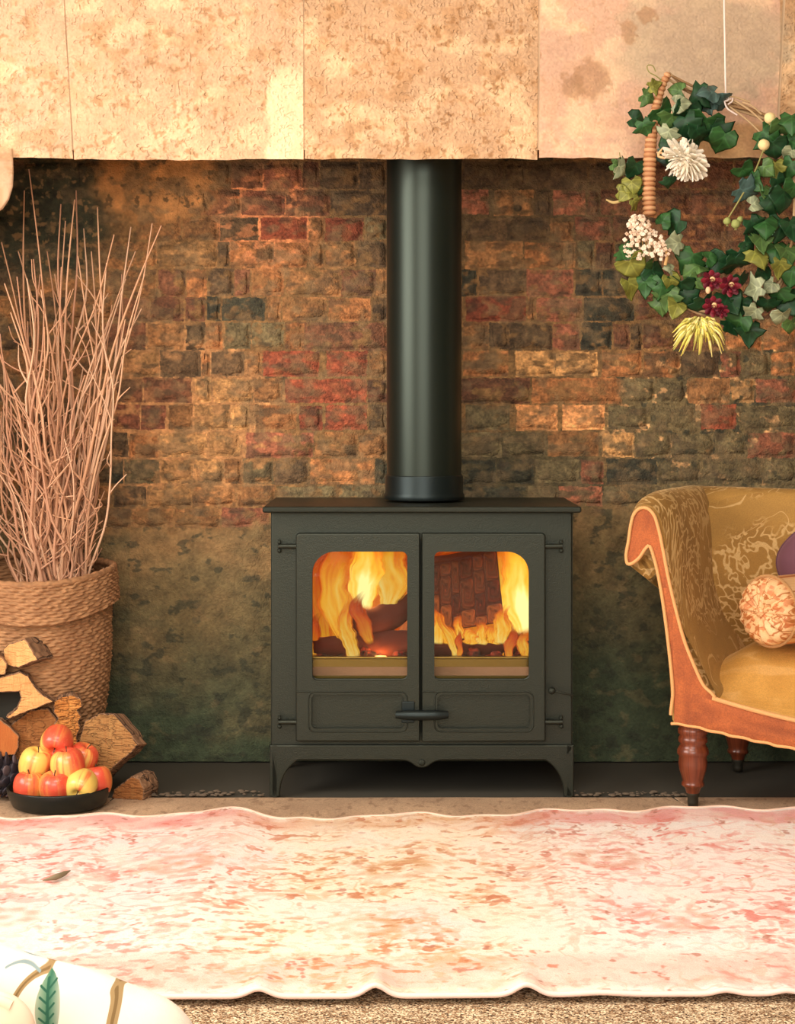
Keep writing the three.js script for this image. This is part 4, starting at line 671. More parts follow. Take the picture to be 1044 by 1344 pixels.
{
  // [tip x, tip y in the picture, lean]: the tips that stand clear, then the dense middle
  const tips = [[38, 222], [32, 250], [98, 262], [80, 268], [86, 290], [128, 272], [150, 308], [172, 298], [200, 293], [212, 296], [2, 318], [6, 372], [0, 438], [14, 410], [62, 330], [100, 250], [120, 330], [140, 345], [190, 360], [186, 405], [178, 330], [160, 360], [44, 340], [24, 330], [54, 380], [72, 360], [-10, 470], [-20, 560], [-12, 600], [2, 520], [-25, 380], [110, 300]];
  const N = 92, lbl = 'bare dry twig in the tangled bunch standing in the seagrass basket';
  for (let i = 0; i < N; i++) {
    const [tx, ty] = i < tips.length ? tips[i] : (() => { const y = rr(330, 640); return [rr(-20, 196 - (y - 330) * 0.22), y]; })();
    const z1 = BZ + rr(-0.15, 0.13) * (i < 12 ? 0.7 : 1), base = V(WX(rr(48, 104), BZ) , rr(0.3, 0.42), BZ + rr(-0.05, 0.07)), tip = at(tx, ty, z1);
    const h = tip.y - base.y, pts = [base]; const bow = rr(-0.045, 0.045), kx = rr(-0.5, 0.5), straight = i < 12 ? 0.6 : 1;
    for (let k = 1; k <= 5; k++) { const f = k / 6, s = f ** 1.25; pts.push(V(mix(base.x, tip.x, s) + bow * Math.sin(f * Math.PI) + straight * rr(-0.021, 0.021), base.y + h * f, mix(base.z, tip.z, f) + rr(-0.008, 0.008))); }
    pts.push(tip);
    const LB = { 0: 'tallest bare twig, reaching almost to the lintel', 9: 'long twig spreading furthest towards the flue pipe', 8: 'long twig next to the one spreading furthest towards the flue', 3: 'twig standing clear against the tan render patch' }, label = LB[i] || lbl;
    const r0 = rr(0.0028, 0.0046) * (h > 0.6 ? 1.1 : 0.9), o = thing('dry_twig', label, 'twig', [base.x, base.y, base.z], 0, 'dry twigs in the basket'), m = twigMats[Math.floor(rnd() * 4)];
    const loc = pts.map((p) => p.clone().sub(base));
    obj('stem', tube(loc, [r0, r0 * 0.9, r0 * 0.75, r0 * 0.6, 0.0016], 6, 22), m, o);
    const cv = new THREE.CatmullRomCurve3(loc), nb = 2 + Math.floor(rnd() * 3);
    for (let k = 0; k < nb; k++) {
      const f = rr(0.2, 0.75), p = cv.getPointAt(f), t = cv.getTangentAt(f), a = rr(0, 6.28), len = rr(0.05, 0.17) * (i < tips.length ? 0.8 : 1), d = t.clone().multiplyScalar(rr(0.15, 1)).add(V(Math.cos(a) * 0.6, rr(-0.3, 0.2), Math.sin(a) * 0.4)).normalize();
      const room = (d.x > 0 && base.x + p.x + d.x * len > mix(-0.715, -0.6, sst(0.85, 1.25, base.y + p.y))) ? 0.3 : 1, k2 = len * room;
      const q = p.clone().addScaledVector(d, k2 * 0.5).add(V(rr(-0.012, 0.012), 0.005, rr(-0.01, 0.01))), e = p.clone().addScaledVector(d, k2).add(V(rr(-0.01, 0.01), 0.02, 0));
      obj('side_shoot', tube([p, q, e], [r0 * 0.6, r0 * 0.45, 0.0012], 5, 8), m, o);
    }
  }
}
// ---------------------------------------------------------------- split logs
const cutMap = tex(512, 512, (x, y) => { const g = fbm(x / 40, y / 5, 4, 4), b = fbm(x / 120, y / 120, 9, 3); let c = mix3([206, 138, 78], [244, 196, 128], g * 0.6 + b * 0.4); return mul3(c, 0.92 + 0.1 * noise(x / 2, y / 2)); }); cutMap.repeat.set(5, 5);
const barkMap = tex(512, 512, (x, y) => { const g = fbm(x / 10, y / 40, 4, 4), f = Math.abs(fbm(x / 22, y / 70, 14, 3) - 0.5); let c = mix3([104, 76, 54], [190, 146, 108], g); c = mix3(c, [62, 44, 30], sst(0.05, 0.0, f)); return c; }); barkMap.repeat.set(5, 5);
const barkBump = tex(512, 512, (x, y) => 255 * clamp(0.3 + fbm(x / 10, y / 40, 4, 4) - 0.6 * sst(0.05, 0, Math.abs(fbm(x / 22, y / 70, 14, 3) - 0.5))), { srgb: false }); barkBump.repeat.set(5, 5);
const cutMat = std({ map: cutMap, bumpMap: barkBump, bumpScale: 0.002, roughness: 0.8 }), barkMat = std({ map: barkMap, bumpMap: barkBump, bumpScale: 0.006, roughness: 0.95 });
const greyCut = std({ map: cutMap, color: lin(0.52, 0.5, 0.44), bumpMap: barkBump, bumpScale: 0.006, roughness: 0.9 });
const darkCut = std({ map: cutMap, color: lin(0.45, 0.34, 0.26), bumpMap: barkBump, bumpScale: 0.004, roughness: 0.95 });
function splitLog(label, poly, z, depth, turn, tilt, m0 = cutMat, m1 = barkMat) {
  const P = poly.map(([x, y]) => [WX(x, z), WY(y, z)]), cx = P.reduce((s, p) => s + p[0], 0) / P.length, by = Math.min(...P.map((p) => p[1]));
  const o = thing('split_log', label, 'log', [cx, by, z], turn); o.rotation.x = tilt;
  // outline resampled and roughened so that the split edges are not ruler-straight
  const R = []; P.forEach((p, i) => { const q = P[(i + 1) % P.length], n = Math.max(1, Math.round(Math.hypot(q[0] - p[0], q[1] - p[1]) / 0.008)); for (let k = 0; k < n; k++) { const f = k / n, x = mix(p[0], q[0], f) - cx, y = mix(p[1], q[1], f) - by; R.push([x + (k ? rr(-0.0012, 0.0012) : 0), y + (k ? rr(-0.0012, 0.0012) : 0)]); } });
  const g = extrude(shape(R), depth, 0.0025, 2).translate(0, 0, -depth), gr = g.groups, pos = g.attributes.position, take = (a) => { const q = new THREE.BufferGeometry(); for (const k of ['position', 'normal']) q.setAttribute(k, new THREE.BufferAttribute(g.attributes[k].array.slice(a.start * 3, (a.start + a.count) * 3), 3)); return q; };
  const caps = take(gr[0]).toNonIndexed ? take(gr[0]) : take(gr[0]); const half = caps.attributes.position.count / 2, part = (a, n) => { const q = new THREE.BufferGeometry(); for (const k of ['position', 'normal']) q.setAttribute(k, new THREE.BufferAttribute(caps.attributes[k].array.slice(a * 3, (a + n) * 3), 3)); return q; };
  obj('cut_face', planar(part(0, half), 'y', 'x'), m0, o); obj('cut_face', planar(part(half, half), 'y', 'x'), m0, o);
  const s = take(gr[1]), sp = s.attributes.position, u = new Float32Array(sp.count * 2); for (let i = 0; i < sp.count; i++) { u[2 * i] = sp.getX(i) + sp.getY(i); u[2 * i + 1] = sp.getZ(i); } s.setAttribute('uv', new THREE.BufferAttribute(u, 2));
  obj('bark_side', s, m1, o); return o;
}
splitLog('dark log at the bottom of the pile, in shade behind the apples', [[18, 948], [40, 932], [62, 930], [78, 950], [74, 985], [62, 1010], [52, 1046], [-20, 1046], [-16, 985], [2, 962]], -0.005, 0.07, 0.1, 0, darkCut, barkMat);  // the shade this log lies in is put into its dark colour
splitLog('log with a reddish brown rounded end above the pine cone', [[-30, 944], [2, 945], [14, 955], [25, 968], [24, 982], [19, 992], [-10, 994], [-40, 992]], 0.025, 0.09, 0.15, 0, std({ map: cutMap, color: lin(0.66, 0.38, 0.24), roughness: 0.9 }), barkMat);
splitLog('large split log with a pale jagged hollow end, middle of the pile', [[-40, 894], [0, 889], [26, 882], [37, 887], [50, 908], [70, 922], [48, 931], [26, 938], [12, 944], [8, 941], [22, 930], [27, 916], [25, 908], [-8, 909], [-40, 912]], 0.03, 0.1, 0.15, 0, cutMat, barkMat);
splitLog('added black block standing for the shade in the hollow under the jagged log', [[-40, 908], [28, 906], [34, 920], [22, 940], [4, 948], [-40, 948]], -0.005, 0.06, 0, 0, std({ color: lin(0.02, 0.02, 0.015), roughness: 1 }), barkMat);  // no real log: black filler painted in for the shade of the hollow
splitLog('small pale split log on top of the pile against the basket', [[0, 853], [8, 846], [33, 838], [39, 843], [54, 865], [24, 877], [8, 874], [2, 864]], 0.03, 0.07, -0.35, -0.05);
splitLog('pale log end peeping in beside the topmost log', [[-40, 862], [-2, 858], [9, 871], [7, 886], [-40, 892]], 0.045, 0.08, 0.2, 0);
splitLog('broad grey split log leaning between the basket and the stove', [[98, 975], [106, 948], [126, 938], [148, 939], [172, 962], [177, 972], [183, 978], [172, 990], [150, 1006], [132, 1026], [118, 1046], [100, 1046]], 0.02, 0.055, -0.25, -0.16, greyCut, barkMat);
splitLog('short stub of log lying on the hearth behind the apple bowl', [[143, 1050], [147, 1038], [172, 1019], [184, 1021], [191, 1034], [190, 1050]], 0.02, 0.08, -0.3, 0, darkCut, barkMat);
splitLog('pale upright log with wavy split layers behind the topmost apple', [[71, 920], [80, 914], [96, 912], [106, 917], [108, 928], [102, 933], [107, 941], [103, 948], [106, 956], [101, 966], [104, 1046], [70, 1046], [75, 958], [71, 950], [76, 942], [70, 934]], -0.01, 0.05, 0.2, 0, std({ map: cutMap, color: lin(0.85, 0.66, 0.42), bumpMap: barkBump, bumpScale: 0.01, roughness: 0.9 }), barkMat);
{ // pine cone
  const c = at(4, 1016, 0.02), o = thing('pine_cone', 'big dark pine cone lying beside the black apple bowl', 'pine cone', [c.x, c.y, c.z]);
  const m = std({ color: lin(0.03, 0.025, 0.035), roughness: 0.6 }), tipM = std({ color: lin(0.12, 0.09, 0.1), roughness: 0.6 });
  obj('core', lathe([[0, -0.055], [0.028, -0.04], [0.036, -0.01], [0.03, 0.03], [0.012, 0.055], [0, 0.06]], 16), m, o);
  const sg = new THREE.SphereGeometry(1, 10, 8).scale(0.012, 0.0045, 0.016);
  for (let i = 0; i < 64; i++) { const f = i / 63, y = -0.05 + 0.105 * f, r = 0.042 * Math.sin(Math.PI * (0.12 + 0.8 * f)) ** 0.7, a = i * 2.39996; const s = obj('scale', sg, i % 3 ? m : tipM, o); s.position.set(Math.cos(a) * r, y, Math.sin(a) * r); s.rotation.set(-0.5, Math.PI / 2 - a, 0, 'YXZ'); }
  o.rotation.z = 1.2;
}
// ---------------------------------------------------------------- bowl of apples
const bowlZ = 0.085, bowl = thing('apple_bowl', 'shallow black round dish heaped with apples on the hearth', 'bowl', [WX(78, bowlZ), 0.001, bowlZ]);
obj('dish', lathe([[0, 0.004], [0.085, 0.004], [0.098, 0.008], [0.109, 0.028], [0.113, 0.044], [0.117, 0.047], [0.119, 0.044], [0.116, 0.03], [0.106, 0.006], [0.094, 0.0], [0, 0.0]], 64), phy({ color: lin(0.008, 0.012, 0.010), roughness: 0.4 }), bowl);
const appleTex = (red, sd) => tex(256, 128, (x, y) => { const t = x / 256 * 2 * Math.PI, v = y / 128, nx = Math.cos(t), nz = Math.sin(t); const n = fbm(nx * 1.1 + sd, v * 1.6, nz * 1.1 + sd, 3), st = fbm(nx * 9 + sd, v * 1.2, nz * 9, 2), k = clamp(sst(0.6 - red * 0.42, 1.0 - red * 0.42, n + 0.3 * (st - 0.5) + 0.18 * (v - 0.3))); let c = mix3([240, 206, 104], [224, 86, 60], k); c = mix3(c, [240, 120, 62], sst(0.2, 0.5, k) * sst(0.9, 0.5, k) * 0.6); if (noise(x / 1.5, y / 1.5, 3) > 0.93) c = mix3(c, [250, 210, 150], 0.5); return c; });
const appleMats = [0.25, 0.5, 0.75, 1.0].map((r, i) => phy({ map: appleTex(r, i * 7 + 2), roughness: 0.32, clearcoat: 0.35, clearcoatRoughness: 0.2 }));
const appleProfile = [[0.0, 0.012], [0.006, 0.006], [0.014, 0.001], [0.023, 0.003], [0.031, 0.012], [0.0355, 0.024], [0.0375, 0.038], [0.036, 0.052], [0.0305, 0.064], [0.021, 0.0705], [0.012, 0.07], [0.006, 0.065], [0.0, 0.06]];
const appleGeo = lathe(new THREE.SplineCurve(appleProfile.map(([r, y]) => new THREE.Vector2(r, y - 0.036))).getPoints(40).map((p) => [Math.max(0, p.x), p.y]), 36);
for (const [px, py, z, m, r, rx, ry, rz, label] of [
  [75, 973, 0.065, 2, 1.0, 1.9, 1.2, 0.2, 'red and yellow apple at the very top of the heap'],
  [46, 1003, 0.09, 0, 1.0, 0.3, 3.6, 0.35, 'yellow apple with a red flush, upper row, edge of the heap'],
  [89, 1005, 0.115, 2, 1.05, 0.2, 2.2, -0.15, 'coral red apple in the centre of the heap'],
  [108, 996, 0.05, 3, 0.95, 0.4, 0.5, -0.5, 'red apple half hidden behind the coral one'],
  [38, 1033, 0.125, 3, 0.95, 0.1, 4.2, 0.1, 'deep red apple of the bottom row next to the pine cone'],
  [73, 1034, 0.14, 2, 1.0, 0.15, 0.9, 0.1, 'orange red apple in the middle of the bottom row'],
  [107, 1031, 0.135, 0, 1.0, 2.2, 5.2, 0.3, 'yellow apple showing its dark calyx at the rim of the dish'],
  [127, 1026, 0.09, 3, 0.95, 0.2, 1.9, -0.4, 'red apple tucked behind the yellow one, towards the stove'],
]) {
  const p = at(px, py, z), o = thing('apple', label, 'apple', [p.x, p.y, p.z], 0, 'apples in the black dish'); o.rotation.set(rx, ry, rz); o.scale.setScalar(r);
  obj('flesh', appleGeo, appleMats[m], o);
  obj('stem', tube([V(0, 0.022, 0), V(0.001, 0.034, 0.001), V(0.004, 0.042, 0.002)], [0.0012, 0.001, 0.0016], 6, 6), std({ color: lin(0.09, 0.05, 0.02), roughness: 0.9 }), o);
  obj('calyx', [0, 1, 2, 3, 4].map((k) => new THREE.ConeGeometry(0.0022, 0.008, 5).translate(0, -0.004, 0).rotateZ(0.5).rotateY(k * 1.257).translate(0, -0.024, 0)), std({ color: lin(0.05, 0.035, 0.02), roughness: 0.95 }), o);
}
// ---------------------------------------------------------------- armchair corner in printed linen
{
  const printC = document.createElement('canvas'); printC.width = 1024; printC.height = 512; const g = printC.getContext('2d');
  g.fillStyle = '#f6e9d8'; g.fillRect(0, 0, 1024, 512);
  const leafAt = (x, y, a, s) => { g.save(); g.translate(x, y); g.rotate(a); g.scale(s, s); const gr = g.createLinearGradient(-34, 0, 34, 0); gr.addColorStop(0, '#b9bda6'); gr.addColorStop(0.45, '#5f8a6c'); gr.addColorStop(0.55, '#2f6b50'); gr.addColorStop(1, '#aab29c'); g.fillStyle = gr; g.beginPath(); g.moveTo(0, -85); g.bezierCurveTo(48, -60, 46, 30, 8, 95); g.bezierCurveTo(-30, 40, -48, -30, 0, -85); g.fill(); g.strokeStyle = '#1f5a44'; g.lineWidth = 7; g.beginPath(); g.moveTo(0, -70); g.quadraticCurveTo(6, 10, 8, 92); g.stroke(); g.lineWidth = 5; for (let k = -2; k < 4; k++) { g.beginPath(); g.moveTo(2, k * 24); g.lineTo(20, k * 24 - 18); g.moveTo(2, k * 24 + 6); g.lineTo(-18, k * 24 - 10); g.stroke(); } g.restore(); };
  const vine = (pts, w) => { g.strokeStyle = '#a2875a'; g.lineWidth = w; g.lineCap = 'round'; g.beginPath(); g.moveTo(...pts[0]); g.bezierCurveTo(...pts[1], ...pts[2], ...pts[3]); g.stroke(); g.strokeStyle = '#7c6238'; g.lineWidth = w * 0.3; g.stroke(); };
  const pp = (x, y) => [(x + 250) * 2, (y - 1200) * 2];
  for (const [ox, oy] of [[0, 0], [-230, 60], [200, 90], [-120, -130]]) { const q = (x, y) => pp(x + ox, y + oy); vine([q(26, 1325), q(26, 1290), q(40, 1266), q(68, 1265)], 15); leafAt(...q(73, 1306), -0.05, 0.95); vine([q(156, 1292), q(164, 1306), q(150, 1326), q(158, 1352)], 28); g.strokeStyle = '#8ba0a0'; g.lineWidth = 5; g.beginPath(); g.moveTo(...q(16, 1258)); g.quadraticCurveTo(...q(34, 1250), ...q(58, 1266)); g.stroke(); }
  const printT = new THREE.CanvasTexture(printC); printT.colorSpace = THREE.SRGBColorSpace; printT.wrapS = printT.wrapT = THREE.RepeatWrapping;
  const linen = phy({ map: printT, roughness: 0.9, sheen: 0.2, bumpMap: rugBump, bumpScale: 0.0006 }), plain = std({ color: lin(0.86, 0.68, 0.5), roughness: 0.95 });
  const z = 2.4, A = (px, py, dz = 0) => at(px, py, z + dz), o = thing('armchair', 'cream linen armchair corner printed with green leaves and brown vines, nearest the camera', 'armchair', [WX(-60, z), 0, z]);
  const O = o.position, loc = (p) => p.sub(O);
  // rolled arm: a soft sloping bolster shape, its end tucked in pleats
  const K = (CZ - z) / F, ax = [[-330, 1330], [-180, 1314], [-60, 1312], [60, 1336], [150, 1366], [215, 1396], [250, 1420]], rad = [80, 80, 78, 73, 74, 66, 8], rings = [];
  const cv = new THREE.CatmullRomCurve3(ax.map(([x, y], i) => V(x, y, rad[i])), false, 'centripetal');
  for (let i = 0; i <= 70; i++) { const q = cv.getPoint(i / 70), t = cv.getTangent(clamp(i / 70, 0.001, 0.999)), l = Math.hypot(t.x, t.y) || 1, nx = t.y / l, ny = -t.x / l, c = A(q.x, q.y), a = []; for (let j = 0; j < 48; j++) { const s = j / 48 * Math.PI * 2, r = q.z * K * (1 + 0.012 * Math.sin(i * 0.5 + j * 0.3)); a.push(loc(V(c.x + nx * Math.cos(s) * r, c.y - ny * Math.cos(s) * r, c.z + Math.sin(s) * r * 0.95))); } rings.push(a); }
  const arm = loft(rings, { cap0: false }), uv = arm.attributes.uv, ap = arm.attributes.position; for (let i = 0; i < uv.count; i++) uv.setXY(i, (ap.getX(i) + 190 * K) / (512 * K), 1 - (530 + (EYE - ap.getY(i)) / K - 1200) / 256);
  obj('rolled_arm', arm, linen, o);
  const sc = [], c1 = A(0, 1362, 0.12); for (let i = 0; i <= 60; i++) { const a = i / 60 * Math.PI * 4.2, r = (46 - 32 * i / 60) * K; sc.push(loc(V(c1.x - 0.008 + Math.cos(a + 1) * r, c1.y + Math.sin(a + 1) * r, c1.z))); }
  obj('scroll_front', [new THREE.SphereGeometry(0.038, 24, 16).scale(1, 1, 0.5).translate(c1.x - O.x - 0.008, c1.y - O.y, c1.z - O.z - 0.008), tube(sc, 0.005, 7, 120)], plain, o);
  obj('seat_cushion', rbox(0.62, 0.16, 0.55, 0.05, -0.42, 0.36, 0.42, 4), linen, o);
  obj('seat_base', rbox(0.9, 0.2, 0.6, 0.02, -0.32, 0.17, 0.28, 2), linen, o);
  for (const [x, zz] of [[-0.7, 0.04], [0.06, 0.04], [-0.7, 0.52], [0.06, 0.52]]) obj('leg', lathe([[0, 0.08], [0.025, 0.08], [0.022, 0.04], [0.014, 0], [0, 0]], 16).translate(x, 0, zz), walnut, o);
}
// ---------------------------------------------------------------- hanging wreath of ivy and flowers
const HZ = 0.085, wc = at(945, 272, HZ);
const wreath = thing('hanging_wreath', 'wreath of ivy leaves, pale and dark red flowers hanging before the lintel', 'wreath', [wc.x, wc.y, wc.z]);
const petalGeo = (w, l, t, curl) => { const r = []; for (let i = 0; i <= 5; i++) { const f = i / 5, ww = w * Math.sin(Math.PI * (0.12 + 0.8 * f)) ** 0.8, z = curl * f * f * l; r.push([V(-ww, f * l, z + 0.15 * ww), V(0, f * l, z - t), V(ww, f * l, z + 0.15 * ww), V(0, f * l, z + t * 0.4)]); } return loft(r); };
const PET = { a: petalGeo(0.0042, 0.036, 0.0012, 0.25), b: petalGeo(0.0036, 0.032, 0.0012, -0.15), c: petalGeo(0.0085, 0.026, 0.0015, 0.2), f: joined([0, 1, 2, 3].map((k) => new THREE.SphereGeometry(0.0032, 7, 5).scale(1, 1, 0.5).translate(0.003, 0, 0).rotateZ(k * 1.57))) };
{
  const W = (px, py, dz = 0) => at(px, py, HZ + dz).sub(wc);
  const vineM = std({ color: lin(0.34, 0.2, 0.09), roughness: 0.9 }), paleVine = std({ color: lin(0.52, 0.36, 0.19), roughness: 0.9 }), greenStem = std({ color: lin(0.28, 0.26, 0.08), roughness: 0.8 });
  // twisted vines of the ring: only the top and foot are bare
  const ring = [[878, 100], [905, 116], [950, 134], [985, 146], [1012, 160], [1040, 215], [1048, 280], [1035, 350], [1000, 400], [950, 415], [900, 400], [862, 350], [850, 300]];
  for (let s = 0; s < 4; s++) obj('vine', tube(ring.map(([x, y], i) => W(x + 5 * Math.sin(i * 1.3 + s * 1.6), y + 5 * Math.cos(i * 1.1 + s * 1.6), 0.008 * Math.sin(i * 0.9 + s * 1.6))), [0.003, 0.004, 0.0035, 0.004, 0.003], 6, 90), s % 2 ? vineM : paleVine, wreath);
  for (const [a, b] of [[[962, 130], [1008, 166]], [[975, 134], [1000, 150]], [[958, 140], [1010, 186]], [[940, 126], [985, 134]]]) obj('vine', tube([W(...a, 0.012), W((a[0] + b[0]) / 2, (a[1] + b[1]) / 2 - 3, 0.018), W(...b, 0.014)], 0.0024, 6, 8), paleVine, wreath);
  // cane wound with raffia
  const caneP = [[853, 283], [852, 250], [853, 215], [856, 175], [862, 140], [870, 112], [878, 96]], cp = new THREE.CatmullRomCurve3(caneP.map(([x, y]) => W(x, y, 0.02)));
  const cane = obj('bound_cane', tube(caneP.map(([x, y]) => W(x, y, 0.02)), [0.0125, 0.013, 0.0135, 0.013, 0.0115, 0.009, 0.006], 14, 40), std({ color: lin(0.36, 0.14, 0.05), roughness: 0.7 }), wreath);
  const wrapG = [0.62, 0.7].map((k, i) => std({ color: i ? lin(0.62, 0.34, 0.16) : lin(0.5, 0.24, 0.1), roughness: 0.6 }));
  for (let i = 0; i < 30; i++) { const f = (i + 0.5) / 30, p = cp.getPointAt(f), t = cp.getTangentAt(f), r = mix(0.0135, 0.0065, Math.max(0, f - 0.35) / 0.65); const m = obj('raffia_turn', new THREE.TorusGeometry(r - 0.0012, 0.0037, 7, 20), wrapG[i % 2], cane); m.position.copy(p); m.quaternion.setFromUnitVectors(V(0, 0, 1), t); m.scale.z = 1.25; }
  // ivy leaves
  const ivy = (k) => {
    const s = new THREE.Shape(), L = k % 2 ? [[0, -0.1], [0.28, -0.32], [0.5, -0.2], [0.46, 0.02], [0.82, 0.12], [0.62, 0.34], [0.4, 0.46], [0.2, 0.78], [0, 1.0]] : [[0, -0.06], [0.34, -0.34], [0.62, -0.18], [0.66, 0.16], [0.5, 0.46], [0.26, 0.76], [0, 1.0]];
    const all = [...L, ...L.slice(1, -1).reverse().map(([x, y]) => [-x * (k > 1 ? 0.86 : 1), y])];
    s.moveTo(...all[0]); const n = all.length; for (let i = 0; i < n; i++) { const a = all[i], b = all[(i + 1) % n]; s.quadraticCurveTo((a[0] + b[0]) / 2 * 0.98, (a[1] + b[1]) / 2 * (i < 1 ? 1 : 0.97), ...b); }
    const out = s.getPoints(3), N = out.length - 1, zf = (x, y) => { const t = y - 0.3; return -0.36 * Math.abs(x) ** 1.5 * (k > 1 ? -0.8 : 1) - 0.28 * t * t + 0.06 * Math.sin(t * 7 + k); };
    const ringL = (f, d) => { const r = []; for (let i = 0; i < N; i++) { const x = out[i].x * f, y = mix(0.16, out[i].y, f); r.push(V(x, y - 0.3, zf(x, y) + d)); } return r; };
    const g = loft([ringL(0.02, 0.006), ringL(0.3, 0.008), ringL(0.62, 0.008), ringL(0.86, 0.006), ringL(1, 0), ringL(0.86, -0.006), ringL(0.5, -0.008), ringL(0.02, -0.008)], { cap0: false, cap1: false });
    return planar(g, 'x', 'y', 1);
  };
  const leafGeos = [0, 1, 2, 3].map(ivy);
  const leafMap = tex(256, 256, (x, y) => { const X = (x / 256 - 0.5) * 2, Y = (y / 256 - 0.35) * 1.6, a = Math.abs(X), d = Math.min(Math.abs(X), Math.abs(Y - 0.05 - a * 0.9) * 0.7, Math.abs(Y + 0.12 - a * 0.15) * 0.8); return mul3([255, 255, 255], 0.82 + 0.16 * sst(0.05, 0.01, d) + 0.3 * (fbm(x / 30, y / 30, 2, 3) - 0.5)); });
  leafMap.repeat.set(0.5, 0.625); leafMap.offset.set(0.5, 0.54);
  const LM = {}; for (const [k, c] of Object.entries({ D: [0.016, 0.072, 0.024], M: [0.04, 0.14, 0.035], L: [0.11, 0.22, 0.06], P: [0.40, 0.46, 0.27], Y: [0.30, 0.31, 0.06], B: [0.07, 0.14, 0.12] })) LM[k] = phy({ color: lin(...c), map: leafMap, roughness: 0.45, specularIntensity: 0.6, transmission: 0 });
  const leaves = [ // x, y in the picture, size in pixels, turn (0 = tip up), tone
    [872, 150, 22, 2.4, 'M'], [852, 128, 15, 2.0, 'L'], [838, 158, 18, 1.9, 'D'], [848, 168, 17, 2.6, 'M'], [884, 160, 24, 2.9, 'L'], [876, 178, 20, 3.4, 'P'], [900, 150, 26, 3.6, 'D'], [905, 168, 28, 2.7, 'D'], [925, 168, 28, 3.3, 'M'], [940, 178, 26, 2.6, 'D'], [948, 186, 24, 3.5, 'M'], [915, 182, 26, 3.0, 'D'], [930, 120, 18, 4.6, 'B'], [918, 126, 20, 4.2, 'D'], [945, 132, 18, 4.9, 'B'], [928, 138, 18, 4.4, 'B'], [888, 200, 26, 3.3, 'D'], [878, 210, 22, 3.0, 'B'], [895, 136, 18, 1.6, 'P'], [860, 112, 13, 1.2, 'Y'], [888, 118, 14, 4.9, 'L'],
    [818, 222, 19, 2.2, 'P'], [832, 222, 18, 3.6, 'D'], [812, 216, 14, 1.6, 'L'], [830, 245, 16, 3.0, 'Y'], [842, 252, 14, 3.4, 'M'], [822, 256, 14, 4.0, 'Y'], [834, 268, 15, 2.7, 'Y'], [818, 252, 12, 1.7, 'Y'], [880, 240, 14, 3.1, 'D'],
    [886, 296, 22, 3.8, 'D'], [884, 320, 21, 4.5, 'P'], [872, 288, 14, 0.6, 'M'], [905, 345, 24, 3.6, 'M'], [912, 352, 22, 4.2, 'L'], [822, 332, 18, 2.0, 'M'], [832, 352, 24, 2.5, 'Y'], [845, 356, 22, 3.4, 'L'], [828, 378, 20, 2.9, 'Y'], [848, 375, 20, 3.2, 'M'], [862, 362, 20, 2.6, 'D'], [868, 378, 20, 3.3, 'M'], [882, 372, 18, 2.9, 'Y'], [878, 392, 22, 3.3, 'L'], [895, 378, 22, 2.8, 'D'], [905, 392, 24, 2.4, 'D'], [888, 405, 18, 3.5, 'Y'], [910, 372, 18, 3.8, 'L'], [880, 352, 13, 4.8, 'P'],
    [868, 402, 18, 3.0, 'L'], [946, 345, 22, 2.0, 'D'], [962, 348, 24, 3.4, 'D'], [972, 340, 20, 2.8, 'D'], [925, 402, 22, 3.0, 'D'], [960, 395, 24, 2.7, 'D'], [975, 402, 20, 3.4, 'D'], [935, 338, 14, 1.4, 'M'],
    [1012, 180, 24, 2.2, 'M'], [1024, 172, 24, 3.4, 'L'], [1034, 190, 24, 3.0, 'M'], [1016, 196, 22, 2.8, 'D'], [1040, 160, 22, 3.2, 'M'], [1036, 202, 16, 3.8, 'P'], [1018, 224, 20, 3.1, 'Y'], [1006, 222, 16, 2.4, 'L'], [1036, 222, 20, 3.4, 'M'], [1004, 250, 14, 3.2, 'L'], [990, 240, 20, 2.4, 'M'], [978, 226, 18, 2.2, 'M'], [982, 252, 22, 1.8, 'B'], [994, 268, 18, 1.6, 'P'], [1020, 245, 22, 3.0, 'D'], [1030, 262, 24, 3.2, 'D'], [1015, 270, 22, 2.8, 'D'], [1040, 250, 20, 3.5, 'M'],
    [990, 298, 20, 2.6, 'D'], [1006, 296, 22, 3.2, 'M'], [1024, 300, 24, 3.4, 'D'], [1040, 300, 20, 2.9, 'D'], [1000, 318, 20, 3.0, 'L'], [996, 336, 22, 2.7, 'Y'], [1018, 330, 24, 3.3, 'M'], [1034, 335, 22, 3.0, 'L'], [1024, 352, 18, 3.2, 'Y'], [1006, 352, 16, 2.4, 'M'], [984, 322, 16, 2.2, 'D'], [1040, 360, 22, 3.3, 'M'],
    [990, 380, 24, 4.4, 'P'], [1010, 376, 16, 3.9, 'P'], [1022, 390, 22, 3.1, 'M'], [1036, 398, 22, 2.8, 'D'], [988, 412, 20, 3.8, 'P'], [1026, 418, 20, 3.3, 'P'], [1008, 402, 18, 2.9, 'D'], [970, 425, 24, 3.4, 'M'], [985, 438, 22, 3.2, 'D'], [1040, 428, 16, 3.0, 'L'], [972, 372, 20, 3.2, 'D'], [1000, 360, 18, 3.6, 'D'], [960, 428, 18, 2.5, 'D'],
  ];
  leaves.forEach(([px, py, s, a, tone], i) => {
    const m = obj('ivy_leaf', leafGeos[i % 4], LM[tone], wreath), k = s * (CZ - HZ) / F * 1.02; m.position.copy(W(px, py, 0.012 + 0.03 * hash(i, 2, 3) + (tone === 'P' || tone === 'Y' ? 0.012 : 0)));
    m.rotation.set((hash(i, 5, 1) - 0.5) * 1.4 - 0.2, (hash(i, 7, 1) - 0.5) * 1.3, -a + (a > 0 ? 0 : 0), 'ZXY'); m.scale.setScalar(k * (tone === 'P' ? 1.15 : 1.32));
  });
